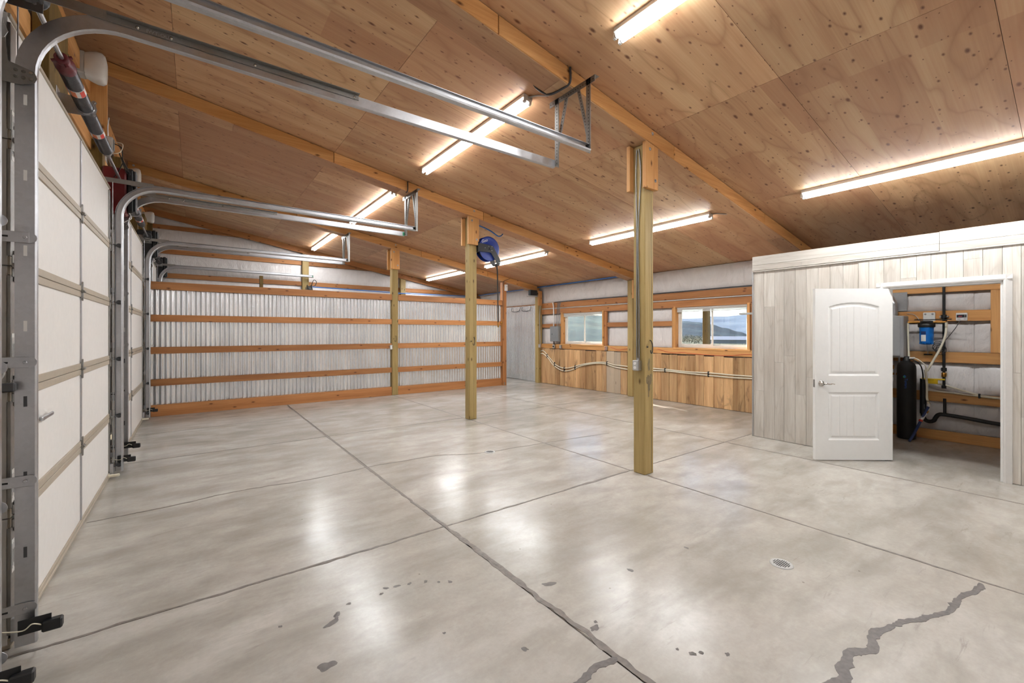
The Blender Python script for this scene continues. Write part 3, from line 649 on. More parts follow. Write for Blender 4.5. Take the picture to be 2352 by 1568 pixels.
# ------------------------------------------------------------------ windows
def window(k, lab):
    y0, y1 = WY[k]; z0, z1 = WZ
    w = empty('window_%d' % (k + 1), (8.5, (y0 + y1) / 2, z0), lab, 'window', kind='structure')
    # boxed wooden surround
    B(8.455, 8.63, y0 - 0.05, y0 - 0.002, z0 - 0.03, z1 + 0.0, 0.003).build('side_jamb', 'fir_z', w); B(8.455, 8.63, y1 + 0.002, y1 + 0.05, z0 - 0.03, z1, 0.003).build('side_jamb', 'fir_z', w)
    B(8.45, 8.63, y0 - 0.06, y1 + 0.06, z0 - 0.045, z0 - 0.005, 0.003).build('sill', 'fir_y', w)
    B(8.47, 8.63, y0, y1, z1 - 0.002, z1 + 0.03, 0.002).build('head_jamb', 'fir_y', w)
    # vinyl frame
    fx0, fx1 = 8.565, 8.645; f = 0.045; ym = (y0 + y1) / 2
    B(fx0, fx1, y0, y0 + f, z0, z1, 0.004).build('frame_stile', 'vinyl', w); B(fx0, fx1, y1 - f, y1, z0, z1, 0.004).build('frame_stile', 'vinyl', w)
    B(fx0, fx1, y0 + f, y1 - f, z0, z0 + f, 0.004).build('frame_rail', 'vinyl', w); B(fx0, fx1, y0 + f, y1 - f, z1 - f, z1, 0.004).build('frame_rail', 'vinyl', w)
    # two sliding sashes, each with stiles, rails and a pane
    for (a, b, x) in ((y0 + f, ym + 0.025, 8.615), (ym - 0.025, y1 - f, 8.585)):
        s_ = 0.032; sash = B(x - 0.014, x + 0.014, a, a + s_, z0 + f, z1 - f, 0.003).box(x - 0.014, x + 0.014, b - s_, b, z0 + f, z1 - f, 0.003).box(x - 0.014, x + 0.014, a + s_, b - s_, z0 + f, z0 + f + s_, 0.003).box(x - 0.014, x + 0.014, a + s_, b - s_, z1 - f - s_, z1 - f, 0.003).build('sash', 'vinyl', w)
        B(x - 0.002, x + 0.002, a + s_, b - s_, z0 + f + s_, z1 - f - s_).build('pane', 'glass', sash)
    # blind drawn up into its head rail
    bl = B(8.49, 8.535, y0 + 0.01, y1 - 0.01, z1 - 0.05, z1 - 0.004, 0.004).build('blind', 'white', w)
    for i in range(7): B(8.492, 8.530, y0 + 0.015, y1 - 0.015, z1 - 0.056 - i * 0.0085, z1 - 0.051 - i * 0.0085, 0.001).build('slat', 'white', bl)
    B(8.492, 8.530, y0 + 0.015, y1 - 0.015, z1 - 0.125, z1 - 0.112, 0.003).build('bottom_rail', 'white', bl)
window(0, 'sliding window with a raised white blind nearest the closet'); window(1, 'sliding window with a raised white blind beside the breaker panel')

# ------------------------------------------------------------------ garage doors
XD = -0.712
def garage_door(n, y0, y1, ystrip, lab, handle=False):
    d = empty('door_%d' % n, (XD, (y0 + y1) / 2, 0), lab, 'garage door', kind='structure')
    h = 0.6096
    for i in range(5):
        z0 = 0.02 + i * h; z1 = z0 + h - 0.004; last = (i == 4)
        sec = B(XD - 0.05, XD - 0.006, y0, y1, z0, z1, 0.002).build('door_section', 'panel', d)
        B(XD - 0.008, XD + 0.003, y0, y1, z1 - (0.02 if last else 0.043), z1, 0.002).build('steel_rail', 'tan', sec); B(XD - 0.008, XD + 0.003, y0, y1, z0, z0 + (0.03 if i == 0 else 0.043), 0.002).build('steel_rail', 'tan', sec)
        for yy in (y0, y1 - 0.075): B(XD - 0.012, XD + 0.004, yy, yy + 0.075, z0 + 0.044, z1 - 0.044, 0.002).build('end_stile', 'galv_dull' , sec)
        B(XD - 0.007, XD + 0.004, ystrip - 0.008, ystrip + 0.008, z0 + 0.03, z1 - 0.03, 0.001).build('centre_strip', 'galv', sec)
        if i:
            for yy in (ystrip, y0 + 0.045, y1 - 0.045):
                hg = B(XD + 0.002, XD + 0.008, yy - 0.03, yy + 0.03, z0 - 0.055, z0 - 0.012, 0.002).box(XD + 0.002, XD + 0.008, yy - 0.03, yy + 0.03, z0 + 0.012, z0 + 0.055, 0.002)
                hg.tube([(XD + 0.014, yy - 0.03, z0), (XD + 0.014, yy + 0.03, z0)], 0.011, 8).box(XD + 0.004, XD + 0.013, yy - 0.012, yy + 0.012, z0 - 0.075, z0 + 0.075, 0.002)
                hg.build('hinge', 'galv_dull', sec)
        if i or True:
            for yy, sg in ((y0, -1), (y1, 1)):
                zz = z0 if i else z0 + 0.08
                MB().lathe([(0.02, -0.008), (0.023, 0), (0.02, 0.008)], 12, frame((-0.645, yy + sg * 0.032, zz), (0, 1, 0))).tube([(-0.645, yy + sg * 0.03, zz), (-0.69, yy - sg * 0.02, zz)], 0.006, 6).build('roller', 'dkgrey', sec)
    B(XD - 0.05, XD + 0.006, y0, y1, 0.0, 0.022, 0.003).build('bottom_seal', 'tan', d)
    if handle:
        MB().tube([(XD, 3.60, 1.03), (XD + 0.02, 3.60, 1.03)], 0.008, 8).build('lock_stem', 'galv', d)
        B(XD + 0.01, XD + 0.022, 3.56, 3.80, 1.018, 1.042, 0.005).build('lock_bar', 'galv', d)
    # lift cable at each edge
    for yy in (y0 + 0.02, y1 - 0.02): T([(-0.685, yy, 0.1), (-0.69, yy, 3.12)], 0.0035, 6).build('lift_cable', 'galv', d)
    for yy in (y0 + 0.02, y1 - 0.04): B(XD, XD + 0.03, yy - 0.02, yy + 0.04, 0.03, 0.14, 0.003).build('bottom_bracket', 'galv', d)
    B(XD, XD + 0.09, y1 - 0.16, y1 - 0.13, 0.025, 0.05, 0.004).build('lift_handle', 'cream', d)
    return d
DS = [(3.10, 6.19), (6.73, 9.81), (10.35, 13.25)]
d1 = garage_door(1, *DS[0], 4.735, 'nearest white insulated garage door of five sections', True)
garage_door(2, *DS[1], 8.08, 'second white garage door, ending at the corrugated partition'); garage_door(3, *DS[2], 11.8, 'farthest white garage door, mostly hidden behind the partition')
# paper labels on the end of door 1
for z0, z1, y0, y1 in ((2.36, 2.60, 3.105, 3.165), (1.36, 1.52, 3.105, 3.155), (0.70, 0.86, 3.105, 3.155), (0.36, 0.52, 3.105, 3.16)):
    st = B(XD + 0.0045, XD + 0.0055, y0, y1, z0, z1).build('paper_label', 'white', d1)
    for i in range(5): B(XD + 0.0055, XD + 0.006, y0 + 0.008 + i * 0.009, y0 + 0.011 + i * 0.009, z0 + 0.02 + 0.012 * (i % 3), z1 - 0.02 - 0.03 * (i % 2)).build('print_line', 'dkgrey', st)

# ------------------------------------------------------------------ door tracks
# steel channel: web with curled flanges
def track_prof(sg):
    o = [(-0.036, 0.0), (0.030, 0.0), (0.036, 0.006), (0.036, 0.030), (0.030, 0.040), (0.018, 0.044), (0.016, 0.040), (0.027, 0.035), (0.032, 0.028), (0.032, 0.008), (0.028, 0.004), (-0.028, 0.004), (-0.032, 0.008), (-0.032, 0.022), (-0.036, 0.022)]
    return [(a, b * sg) for a, b in o]
def track_path(y, x0, x1, ztop, r, zb=0.03):
    X = Vector((1, 0, 0)); Z = Vector((0, 0, 1)); Yv = Vector((0, 1, 0)); p = [(Vector((x0, y, zb)), X, Yv), (Vector((x0, y, ztop - r)), X, Yv)]
    for i in range(1, 13):
        a = math.pi / 2 * i / 12; p.append((Vector((x0 + r - r * math.cos(a), y, ztop - r + r * math.sin(a))), X * math.cos(a) - Z * math.sin(a), Yv))
    p.append((Vector((x1, y, ztop)), -Z, Yv)); return p
def door_track(y, sg, lab, xe=2.76, brackets=(0.21, 0.816, 1.382, 1.977), ang_end=0.92, emb=False, grn=False, xv=-0.645):
    t = empty('door_track', (-0.645, y, 0), lab, 'track', 'overhead door tracks')
    MB().sweep(track_path(y, xv, xe, 3.128, 0.36), track_prof(sg)).build('channel', 'galv', t)
    # stiffening angle on top of the level run
    B(-0.36, ang_end, y - 0.006 * sg, y - 0.002 * sg, 3.135, 3.172).box(-0.36, ang_end, y - 0.034 * sg, y - 0.002 * sg, 3.168, 3.172).build('stiffener', 'galv_dull', t)
    B(-0.80, -0.36, y - 0.007 * sg, y - 0.003 * sg, 3.135, 3.185).build('tie_strap', 'galv_dull', t)
    for x in (-0.24, -0.10, 0.30, ang_end - 0.03): MB().lathe([(0.009, 0), (0.008, 0.004), (0.003, 0.007)], 10, frame((x, y - (0.0065 if x < ang_end else 0) * sg, 3.148), (0, -sg, 0))).build('rivet', 'chrome', t)
    fb = MB().prism([(-0.80, 2.70), (-0.66, 2.70), (-0.615, 2.72), (-0.605, 2.745), (-0.615, 2.775), (-0.70, 2.80), (-0.72, 3.05), (-0.80, 3.05)], -0.002, 0.002, Matrix(((1, 0, 0, 0), (0, 0, -1, y - 0.006 * sg), (0, 1, 0, 0), (0, 0, 0, 1)))).build('flag_bracket', 'galv_dull', t)
    for i in range(6): MB().lathe([(0.008, 0), (0.007, 0.004)], 8, frame((-0.625 - 0.025 * (i % 3), y - 0.009 * sg, 2.735 + 0.03 * (i // 3)), (0, -sg, 0))).build('rivet', 'chrome', fb)
    for z in brackets:
        jb = B(-0.80, -0.632, y - 0.007 * sg, y - 0.003 * sg, z - 0.026, z + 0.026, 0.001).lathe([(0.026, -0.0016), (0.026, 0.0016)], 20, frame((-0.632, y - 0.005 * sg, z), (0, 1, 0)), False).build('jamb_bracket', 'galv', t)
        B(-0.76, -0.70, y - 0.0085 * sg, y - 0.007 * sg, z - 0.004, z + 0.004).build('slot', 'rubber', jb); bolt((-0.645, y - 0.007 * sg, z), (0, -sg, 0), 0.008, 0.006, False, parent=jb, name='bolt')
    for i in range(7):
        z = 0.45 + i * 0.36; B(-0.652, -0.64, y - 0.0008 * sg, y + 0.0005 * sg, z, z + 0.05, 0).build('slot', 'white' if i > 2 else 'dkgrey', t)
    B(xe - 0.03, xe + 0.001, y - 0.001 * sg, y + 0.004 * sg, 3.10, 3.158).build('end_paint', 'green' if grn else 'galv', t)
    return t
tk = door_track(3.03, 1, 'near track of the nearest door, curving up across the picture', emb=True)
text_mesh('stamped_letters', 'IWT-OU', 0.026, 'galv', frame((-0.205, 3.0226, 3.139), (0, -1, 0), (1, 0, 0)), tk)
door_track(2.61, -1, 'track nearest the camera, crossing the top edge of the picture', ang_end=2.2, xv=-0.655)
door_track(6.25, -1, 'far track of the nearest door, first of the close pair', grn=True); door_track(6.66, 1, 'near track of the second door, second of the close pair', grn=True)
door_track(9.87, -1, 'far track of the second door just before the partition', grn=True); door_track(10.28, 1, 'near track of the hidden third door just past the partition')
door_track(13.31, -1, 'farthest track, above the partition against the gable wall', grn=True)

# hangers of punched angle
def punched(p0, p1, w, e1, e2, mb, hole):
    p0 = Vector(p0); p1 = Vector(p1); e1 = Vector(e1); e2 = Vector(e2)
    mb.sweep([(p0, e1, e2), (p1, e1, e2)], [(0, 0), (w, 0), (w, 0.003), (0.003, 0.003), (0.003, w), (0, w)])
    L = (p1 - p0).length; n = int(L / 0.03); d = (p1 - p0) / L
    for i in range(n):
        c = p0 + d * (0.02 + i * 0.03); 
        for (ea, eb) in ((e1, e2), (e2, e1)):
            m = frame(c + ea * w * 0.55 - eb * 0.0006, -eb); hole.lathe([(0.0055, 0), (0.0055, 0.0006)], 6, m, False)
def hanger(k, lab):
    yb = YN[k] + 0.05; x = 2.755; zt = zc(x) - 0.16; h = empty('track_hanger', (x, yb, 3.13), lab, 'bracket', 'punched steel track hangers')
    ya, yc = 3.03 + BAY * k, 2.62 + BAY * k
    for nm, p0, p1, w in (('top_angle', (x, yc - 0.10, zt), (x, ya + 0.07, zt), 0.055), ('drop_angle', (x, ya - 0.004, 3.10), (x, ya - 0.004, zt), 0.052), ('drop_angle', (x, yc + 0.002, 3.10), (x, yc + 0.002, zt), 0.052), ('brace', (x + 0.006, ya - 0.005, 3.24), (x + 0.006, ya - 0.15, zt), 0.036), ('brace', (x + 0.006, yc + 0.006, 3.24), (x + 0.006, yc + 0.13, zt), 0.036)):
        mb = MB(); hb = MB()
        if nm == 'top_angle': punched(p0, p1, w, (1, 0, 0), (0, 0, -1), mb, hb)
        else: punched(p0, p1, w, (1, 0, 0), (0, -1, 0), mb, hb)
        o = mb.build(nm, 'galv_dull', h); hb.build('punched_holes', 'rubber', o, kind='stuff')
hanger(0, 'punched steel track hanger under the front roof beam'); hanger(1, 'punched steel track hanger under the middle roof beam'); hanger(2, 'small far punched steel track hanger under the back roof beam')

# ------------------------------------------------------------------ torsion springs, drums, openers
def spring_mesh(y0, y1, x, z, r, wire=0.006, turns=None):
    turns = turns or int((y1 - y0) / (wire * 2.05)); mb = MB(); prof = []
    n = turns * 4; vs = []
    for i in range(n + 1):
        y = y0 + (y1 - y0) * i / n; rr = r - 0.0022 * (i % 4 == 0)
        prof.append((rr, y))
    return mb.lathe(prof, 20, frame((x, 0, z), (0, 1, 0)))
def torsion(k, ya, yb, y1s, ymid, y2e, lab):
    x, z = -0.655, 3.215; t = empty('torsion_spring_unit', (x, (ya + yb) / 2, z), lab, 'spring', 'torsion spring shafts')
    T([(x, ya, z), (x, yb, z)], 0.0127, 12).build('shaft', 'galv', t)
    for a, b in ((y1s + 0.09, ymid - 0.02), (ymid + 0.02, y2e - 0.06)):
        s_ = spring_mesh(a, b, x, z, 0.0465).build('spring', 'spring', t)
        yl = a + (b - a) * 0.50
        MB().lathe([(0.0475, yl - 0.045), (0.0475, yl + 0.045)], 24, frame((x, 0, z), (0, 1, 0))).build('label_band', 'white', s_)
        for i in range(6):
            an = i * math.pi / 3 + 0.3; c = Vector((x + 0.0479 * math.cos(an), 0, z + 0.0479 * math.sin(an))); nr = Vector((math.cos(an), 0, math.sin(an))); tg = Vector((-math.sin(an), 0, math.cos(an)))
            MB().sweep([(Vector((c.x, yl - 0.04, c.z)), tg, nr), (Vector((c.x, yl + 0.04, c.z)), tg, nr)], [(-0.014, -0.0015), (0.014, -0.0015), (0.014, 0.0004), (-0.014, 0.0004)]).build('red_print', 'red' if i % 2 else 'orange', s_)
    cone = MB().lathe([(0.02, y1s - 0.03), (0.034, y1s - 0.03), (0.036, y1s), (0.030, y1s + 0.02), (0.050, y1s + 0.05), (0.051, y1s + 0.09), (0.047, y1s + 0.12)], 18, frame((x, 0, z), (0, 1, 0)))
    for i in range(4): an = i * math.pi / 2 + 0.5; cone.tube([(x, y1s - 0.012, z), (x + 0.052 * math.cos(an), y1s - 0.012, z + 0.052 * math.sin(an))], 0.010, 8)
    cone.build('winding_cone', 'dirtred', t)
    MB().lathe([(0.02, y2e + 0.02), (0.034, y2e + 0.02), (0.04, y2e - 0.03), (0.047, y2e - 0.07)], 18, frame((x, 0, z), (0, 1, 0))).build('winding_cone', 'galv_dull', t)
    mb = B(-0.80, -0.796, ymid - 0.05, ymid + 0.05, z - 0.16, z + 0.10, 0.002).prism([(-0.80, z - 0.07), (-0.66, z - 0.062), (-0.60, z - 0.045), (-0.59, z), (-0.60, z + 0.045), (-0.66, z + 0.062), (-0.80, z + 0.07)], -0.002, 0.002, Matrix(((1, 0, 0, 0), (0, 0, -1, ymid), (0, 1, 0, 0), (0, 0, 0, 1))))
    mb.lathe([(0.052, -0.02), (0.054, -0.01), (0.054, 0.01), (0.052, 0.02)], 20, frame((x, ymid, z), (0, 1, 0))); mb.build('centre_bracket', 'galv', t)
    for zz in (-0.06, 0.06): bolt((-0.606, ymid - 0.004, z + zz * 0.8), (0, -1, 0), 0.009, 0.008, parent=t)
    for yy, sg in ((ya + 0.12, -1), (yb - 0.10, 1)):
        dm = MB().lathe([(0.016, -0.03), (0.05, -0.03), (0.055, -0.024), (0.05, -0.018), (0.05, 0.012), (0.064, 0.018), (0.066, 0.026), (0.056, 0.03), (0.045, 0.024), (0.016, 0.02)], 26, frame((x, yy, z), (0, -sg, 0)))
        dm.build('cable_drum', 'dkgrey', t)
        B(-0.80, -0.60, yy + sg * 0.05, yy + sg * 0.054, z - 0.11, z + 0.03, 0.001).build('bearing_plate', 'galv_dull', t); bolt((-0.63, yy + sg * 0.05, z - 0.07), (0, -1, 0), 0.008, 0.006, parent=t)
    return t
torsion(0, 3.03, 6.52, 3.80, 4.50, 5.50, 'long torsion spring shaft with red labels above the nearest door')
torsion(1, 6.80, 10.0, 7.35, 8.02, 8.90, 'torsion spring shaft above the second garage door'); torsion(2, 10.40, 13.32, 10.9, 11.6, 12.6, 'torsion spring shaft above the hidden third door')
def opener(y, lab, red=True):
    o = empty('door_opener', (-0.66, y, 2.86), lab, 'opener', 'wall mounted door openers')
    body = B(-0.80, -0.60, y - 0.09, y + 0.10, 2.84, 3.34, 0.015).build('motor_body', 'darkred' if red else 'black', o)
    B(-0.605, -0.535, y - 0.085, y + 0.095, 2.86, 3.35, 0.02).build('front_cover', 'black', o); B(-0.537, -0.52, y - 0.08, y + 0.09, 2.88, 3.33, 0.006).build('edge_strip', 'dkgrey', o)
    B(-0.56, -0.40, y - 0.10, y - 0.096, 3.155, 3.185).build('support_strap', 'galv_dull', o)
    T(curve_pts([(-0.58, y - 0.05, 2.86), (-0.56, y - 0.07, 2.80), (-0.61, y - 0.06, 2.76), (-0.66, y - 0.05, 2.72)], 5), 0.005, 6).build('wire', 'white', o)
opener(6.46, 'dark red door opener between the first and second doors'); opener(10.05, 'black door opener above the partition end', False); opener(13.43, 'small black door opener in the far corner', False)
# opener of the door beside the camera, only its lower edge shows
o = empty('door_opener', (-0.66, 2.86, 2.86), 'black door opener with loose wires in the top left corner', 'opener', 'wall mounted door openers')
B(-0.80, -0.64, 2.78, 2.94, 3.065, 3.45, 0.015).build('motor_body', 'darkred', o); B(-0.645, -0.58, 2.77, 2.95, 3.055, 3.45, 0.02).build('front_cover', 'black', o); B(-0.582, -0.565, 2.79, 2.93, 3.06, 3.42, 0.006).build('edge_strip', 'dkgrey', o)
for i in range(5): T(curve_pts([(-0.74 + 0.02 * i, 2.79, 3.07), (-0.75 + 0.03 * i, 2.775, 3.02 - 0.008 * i), (-0.72 + 0.02 * i, 2.78, 3.01 + 0.01 * i), (-0.66 + 0.01 * i, 2.78, 3.07)], 5), 0.003, 5).build('wire', 'yellow' if i == 4 else 'white', o)

# remote opener lights on the left wall
def lens(p, sx, sz, lab):
    o = empty('opener_light', p, lab, 'light', 'white lens lights above the doors')
    x, y, z = p; mb = MB(); vs = []; nn = 16
    prof = [(0.0, 0.78), (0.25, 0.90), (0.55, 1.0), (0.8, 0.98), (0.95, 0.85), (1.0, 0.55)]
    rows = []
    for (d, w) in prof:
        for k in range(nn):
            a = 2 * math.pi * k / nn; ca, sa = math.cos(a), math.sin(a); ex = 0.5
            vs.append((x - 0.05 + d * sx, y + 0.5 * 0.20 * w * math.copysign(abs(ca) ** ex, ca), z + 0.5 * sz * w * math.copysign(abs(sa) ** ex, sa)))
    m = len(prof); mb.add(vs, [(i * nn + k, i * nn + (k + 1) % nn, (i + 1) * nn + (k + 1) % nn, (i + 1) * nn + k) for i in range(m - 1) for k in range(nn)], True); mb.add(vs[-nn:], [tuple(range(nn))]); mb.add(vs[:nn], [tuple(range(nn))[::-1]])
    mb.build('lens', 'lens', o); B(x - 0.13, x - 0.045, y - 0.075, y + 0.075, z - sz * 0.38, z + sz * 0.38, 0.01).build('base', 'ltgrey', o)
lens((-0.81, 5.93, 4.17), 0.155, 0.29, 'large white opener light at the left end of the middle beam')
lens((-0.80, 9.50, 4.14), 0.14, 0.23, 'white opener light beside the dark red opener'); lens((-0.80, 12.2, 4.03), 0.16, 0.24, 'smallest white opener light in the far left corner')

# outlet with coiled black cord on the wall post
o = empty('outlet_box', (-0.78, 6.40, 3.46), 'grey outlet box with a coiled black cord by the springs', 'outlet', 'outlet boxes')
B(-0.79, -0.71, 6.36, 6.43, 3.50, 3.66, 0.008).build('box', 'ltgrey', o); B(-0.71, -0.70, 6.37, 6.42, 3.52, 3.64, 0.004).build('cover_plate', 'grey', o)
T(curve_pts([(-0.70, 6.40, 3.60), (-0.64, 6.38, 3.56), (-0.63, 6.36, 3.44), (-0.60, 6.36, 3.36), (-0.57, 6.36, 3.28), (-0.60, 6.36, 3.30), (-0.64, 6.36, 3.44), (-0.66, 6.36, 3.50), (-0.63, 6.36, 3.42), (-0.585, 6.36, 3.30), (-0.62, 6.36, 3.40), (-0.66, 6.36, 3.30), (-0.70, 6.36, 3.22)], 6), 0.005, 6).build('cord', 'rubber', o)
T(curve_pts([(-0.70, 6.40, 3.62), (-0.63, 6.36, 3.60), (-0.65, 6.34, 3.50), (-0.74, 6.34, 3.46), (-0.80, 6.34, 3.46)], 6), 0.004, 6).build('white_wire', 'cream', o)
T(curve_pts([(-0.75, 6.38, 3.66), (-0.75, 6.36, 3.76), (-0.74, 6.36, 3.86)], 5), 0.006, 6).build('conduit', 'galv', o)

# safety sensors at the foot of the tracks
def sensor(x, y, z, lab, wide=0.10):
    o = empty('safety_sensor', (x, y, z), lab, 'sensor', 'black door safety sensors')
    B(x - 0.05, x + wide * 0.6, y - 0.03, y - 0.026, z - 0.03, z + 0.04, 0.001).build('mount_bracket', 'black', o); B(x + wide * 0.3, x + wide, y - 0.055, y - 0.015, z - 0.035, z + 0.015, 0.006).build('eye_body', 'black', o)
    MB().lathe([(0.014, 0), (0.014, 0.012), (0.008, 0.014)], 12, frame((x + wide * 0.75, y - 0.015, z - 0.01), (0, 1, 0))).build('eye_lens', 'dkgrey', o)
    T(curve_pts([(x + wide * 0.3, y - 0.04, z), (x, y - 0.05, z + 0.02), (x - 0.03, y - 0.05, z), (x - 0.10, y - 0.04, z + 0.015)], 5), 0.003, 5).build('wire', 'cream', o)
sensor(-0.61, 3.01, 0.135, 'black safety sensor on the nearest track foot'); sensor(-0.62, 2.60, 0.14, 'black safety sensor in the bottom left corner')
sensor(-0.61, 6.26, 0.155, 'black safety sensor at the first track of the close pair'); sensor(-0.60, 6.64, 0.22, 'black safety sensor at the second track of the close pair'); sensor(-0.61, 9.86, 0.16, 'small black safety sensor by the partition base')
o = empty('wire_junction', (-0.72, 2.985, 1.27), 'grey cable connector on a clip at the left edge', 'connector')
B(-0.735, -0.665, 2.965, 3.0, 1.25, 1.29, 0.006).build('plug_body', 'dkgrey', o); MB().tube(curve_pts([(-0.72, 2.98, 1.30), (-0.70, 2.97, 1.34), (-0.73, 2.97, 1.36), (-0.77, 2.98, 1.33)], 5), 0.005, 6).build('loop', 'ltgrey', o)

# ------------------------------------------------------------------ fluorescent fixtures
LA = [(-0.20, 2.22), (3.36, 5.74), (6.93, 9.32), (10.50, 12.98)]; LB = [(-0.22, 2.16), (3.36, 5.76), (7.07, 9.50), (10.60, 13.0)]
la = ['fluorescent light at the top edge of the picture', 'fluorescent light on the ceiling behind the front track hanger', 'fluorescent light on the ceiling behind the middle track hanger', 'smallest left fluorescent light near the gable wall']
lb = ['long fluorescent light on the ceiling above the closet wall', 'fluorescent light on the ceiling behind the nearest post', 'fluorescent light on the ceiling right of the blue reel', 'fluorescent light partly hidden by the post with the blue reel']
def fixture(x, y0, y1, lab, cord):
    f = empty('fluorescent_light', (x, (y0 + y1) / 2, zc(x)), lab, 'ceiling light', 'twin tube strip lights')
    f.rotation_euler = (0, TH, 0); L = (y1 - y0) / 2
    def part(mb, n, m, par=f):
        me = mb.mesh(n); me.materials.append(MT[m]); o = bpy.data.objects.new(n, me); COL.objects.link(o); o.parent = par; return o
    h = MB().sweep([(Vector((0, -L, 0)), Vector((1, 0, 0)), Vector((0, 0, 1))), (Vector((0, L, 0)), Vector((1, 0, 0)), Vector((0, 0, 1)))], [(-0.055, 0), (-0.055, -0.035), (-0.03, -0.055), (0.03, -0.055), (0.055, -0.035), (0.055, 0)][::-1])
    part(h, 'housing', 'white')
    for s_ in (-1, 1):
        for e in (-1, 1): part(MB().box(s_ * 0.032 - 0.014, s_ * 0.032 + 0.014, e * L - 0.012, e * L + 0.012, -0.088, -0.038, 0.004), 'lampholder', 'white')
        part(MB().tube([(s_ * 0.032, -L + 0.02, -0.070), (s_ * 0.032, L - 0.02, -0.070)], 0.0155, 8), 'tube', 'tube')
        for e in (-1, 1): part(MB().tube([(s_ * 0.032, e * (L - 0.02), -0.070), (s_ * 0.032, e * (L - 0.008), -0.070)], 0.016, 12), 'tube_cap', 'galv')
    if cord: part(MB().tube(curve_pts([(0, -L, -0.02), (0.05, -L - 0.08, -0.012), (0.12, -L - 0.16, -0.012), (0.16, -L - 0.27, -0.008)], 5), 0.007, 6), 'supply_cord', 'ltgrey')
    ld_ = bpy.data.lights.new('strip_light', 'AREA'); ld_.shape = 'RECTANGLE'; ld_.size = 0.10; ld_.size_y = 2 * L - 0.06; ld_.energy = LAMPW; ld_.color = (0.94, 0.975, 1.0)
    lo = bpy.data.objects.new('strip_light', ld_); COL.objects.link(lo); lo.parent = f; lo.location = (0, 0, -0.090)
    return f
for i in range(4): fixture(2.70, *LA[i], la[i], i == 1)
for i in range(4): fixture(6.20, *LB[i], lb[i], i in (1, 2))
# ------------------------------------------------------------------ white panel door, standing open
hx, hy = 6.655, 1.400; fx, fy = 5.935, 1.952
ud = Vector((hx - fx, hy - fy, 0)); DWID = ud.length; ud.normalize(); nd = Vector((ud.y, -ud.x, 0))     # nd points to the camera
if nd.dot(Vector((-1, -1, 0))) < 0: nd = -nd
dr = empty('door_4', (hx, hy, 0.012), 'white panel door standing open at the closet', 'door', kind='structure')
DH = 2.03; DT = 0.042
def dp(u, z, d): p = Vector((fx, fy, 0.014)) + ud * u + nd * d; return (p.x, p.y, p.z + z)
def panel_h(u, z):
    # two sunken moulded panels, the upper with an arched head; vertical grooves in each field
    dep = 0.0
    for (a, b, z0, z1, arch) in ((0.155, DWID - 0.155, 1.00, 1.865, 0.05), (0.155, DWID - 0.155, 0.235, 0.80, 0.0)):
        t = (u - (a + b) / 2) / ((b - a) / 2); zt = z1 + arch * (1 - t * t) - arch if arch else z1
        d = min(u - a, b - u, z - z0, zt - z)
        if d <= 0: continue
        if d < 0.014: dep = -0.011 * (d / 0.014)
        elif d < 0.030: dep = -0.011
        elif d < 0.048: dep = -0.011 + 0.007 * (d - 0.030) / 0.018
        else:
            dep = -0.004
            g = (u - a - 0.048) / ((b - a - 0.096) / 6); fr = abs(g - round(g))
            if fr < 0.05 and 0.3 < g < 5.7: dep -= 0.003 * (1 - fr / 0.05)
    return dep
NU, NV = 180, 200; vs = []; us = [DWID * i / NU for i in range(NU + 1)]; zs = [DH * j / NV for j in range(NV + 1)]
for u in us:
    for z in zs: vs.append(dp(u, z, DT / 2 + panel_h(u, z)))
fs = [(i * (NV + 1) + j, (i + 1) * (NV + 1) + j, (i + 1) * (NV + 1) + j + 1, i * (NV + 1) + j + 1) for i in range(NU) for j in range(NV)]
mb = MB().add(vs, fs, False)
c = [dp(0, 0, DT / 2), dp(DWID, 0, DT / 2), dp(DWID, DH, DT / 2), dp(0, DH, DT / 2), dp(0, 0, -DT / 2), dp(DWID, 0, -DT / 2), dp(DWID, DH, -DT / 2), dp(0, DH, -DT / 2)]
mb.add(c, [(4, 7, 6, 5), (0, 4, 5, 1), (1, 5, 6, 2), (2, 6, 7, 3), (3, 7, 4, 0)])
slab = mb.build('door_slab', 'doorwhite', dr)
lv = empty('lever_handle', dp(0.07, 0.905, DT / 2)); lv.parent = dr; rel(lv, dr)
MB().lathe([(0.034, 0), (0.034, 0.006), (0.026, 0.012), (0.012, 0.014), (0.012, 0.05)], 24, frame(dp(0.07, 0.905, DT / 2), nd)).build('rose', 'chrome', lv)
MB().tube(curve_pts([dp(0.07, 0.905, DT / 2 + 0.05), dp(0.095, 0.908, DT / 2 + 0.055), dp(0.13, 0.903, DT / 2 + 0.055), dp(0.165, 0.907, DT / 2 + 0.054), dp(0.19, 0.901, DT / 2 + 0.052)], 5), [0.011] * 6 + [0.009] * 8 + [0.006] * 7, 10).build('lever', 'chrome', lv)
m_ = MB(); q = [Vector(dp(-0.001, z, d)) for z, d in ((0.86, -0.012), (0.86, 0.012), (0.95, 0.012), (0.95, -0.012))]; m_.add(q + [p - ud * 0.0015 for p in q], [(0, 1, 2, 3), (4, 7, 6, 5), (0, 4, 5, 1), (1, 5, 6, 2), (2, 6, 7, 3), (3, 7, 4, 0)]); m_.build('latch_plate', 'galv_dull', dr)
for z in (0.25, 1.02, 1.80): T([(hx + 0.002, hy + 0.003, z - 0.045), (hx + 0.002, hy + 0.003, z + 0.045)], 0.008, 8).build('hinge', 'chrome', dr)

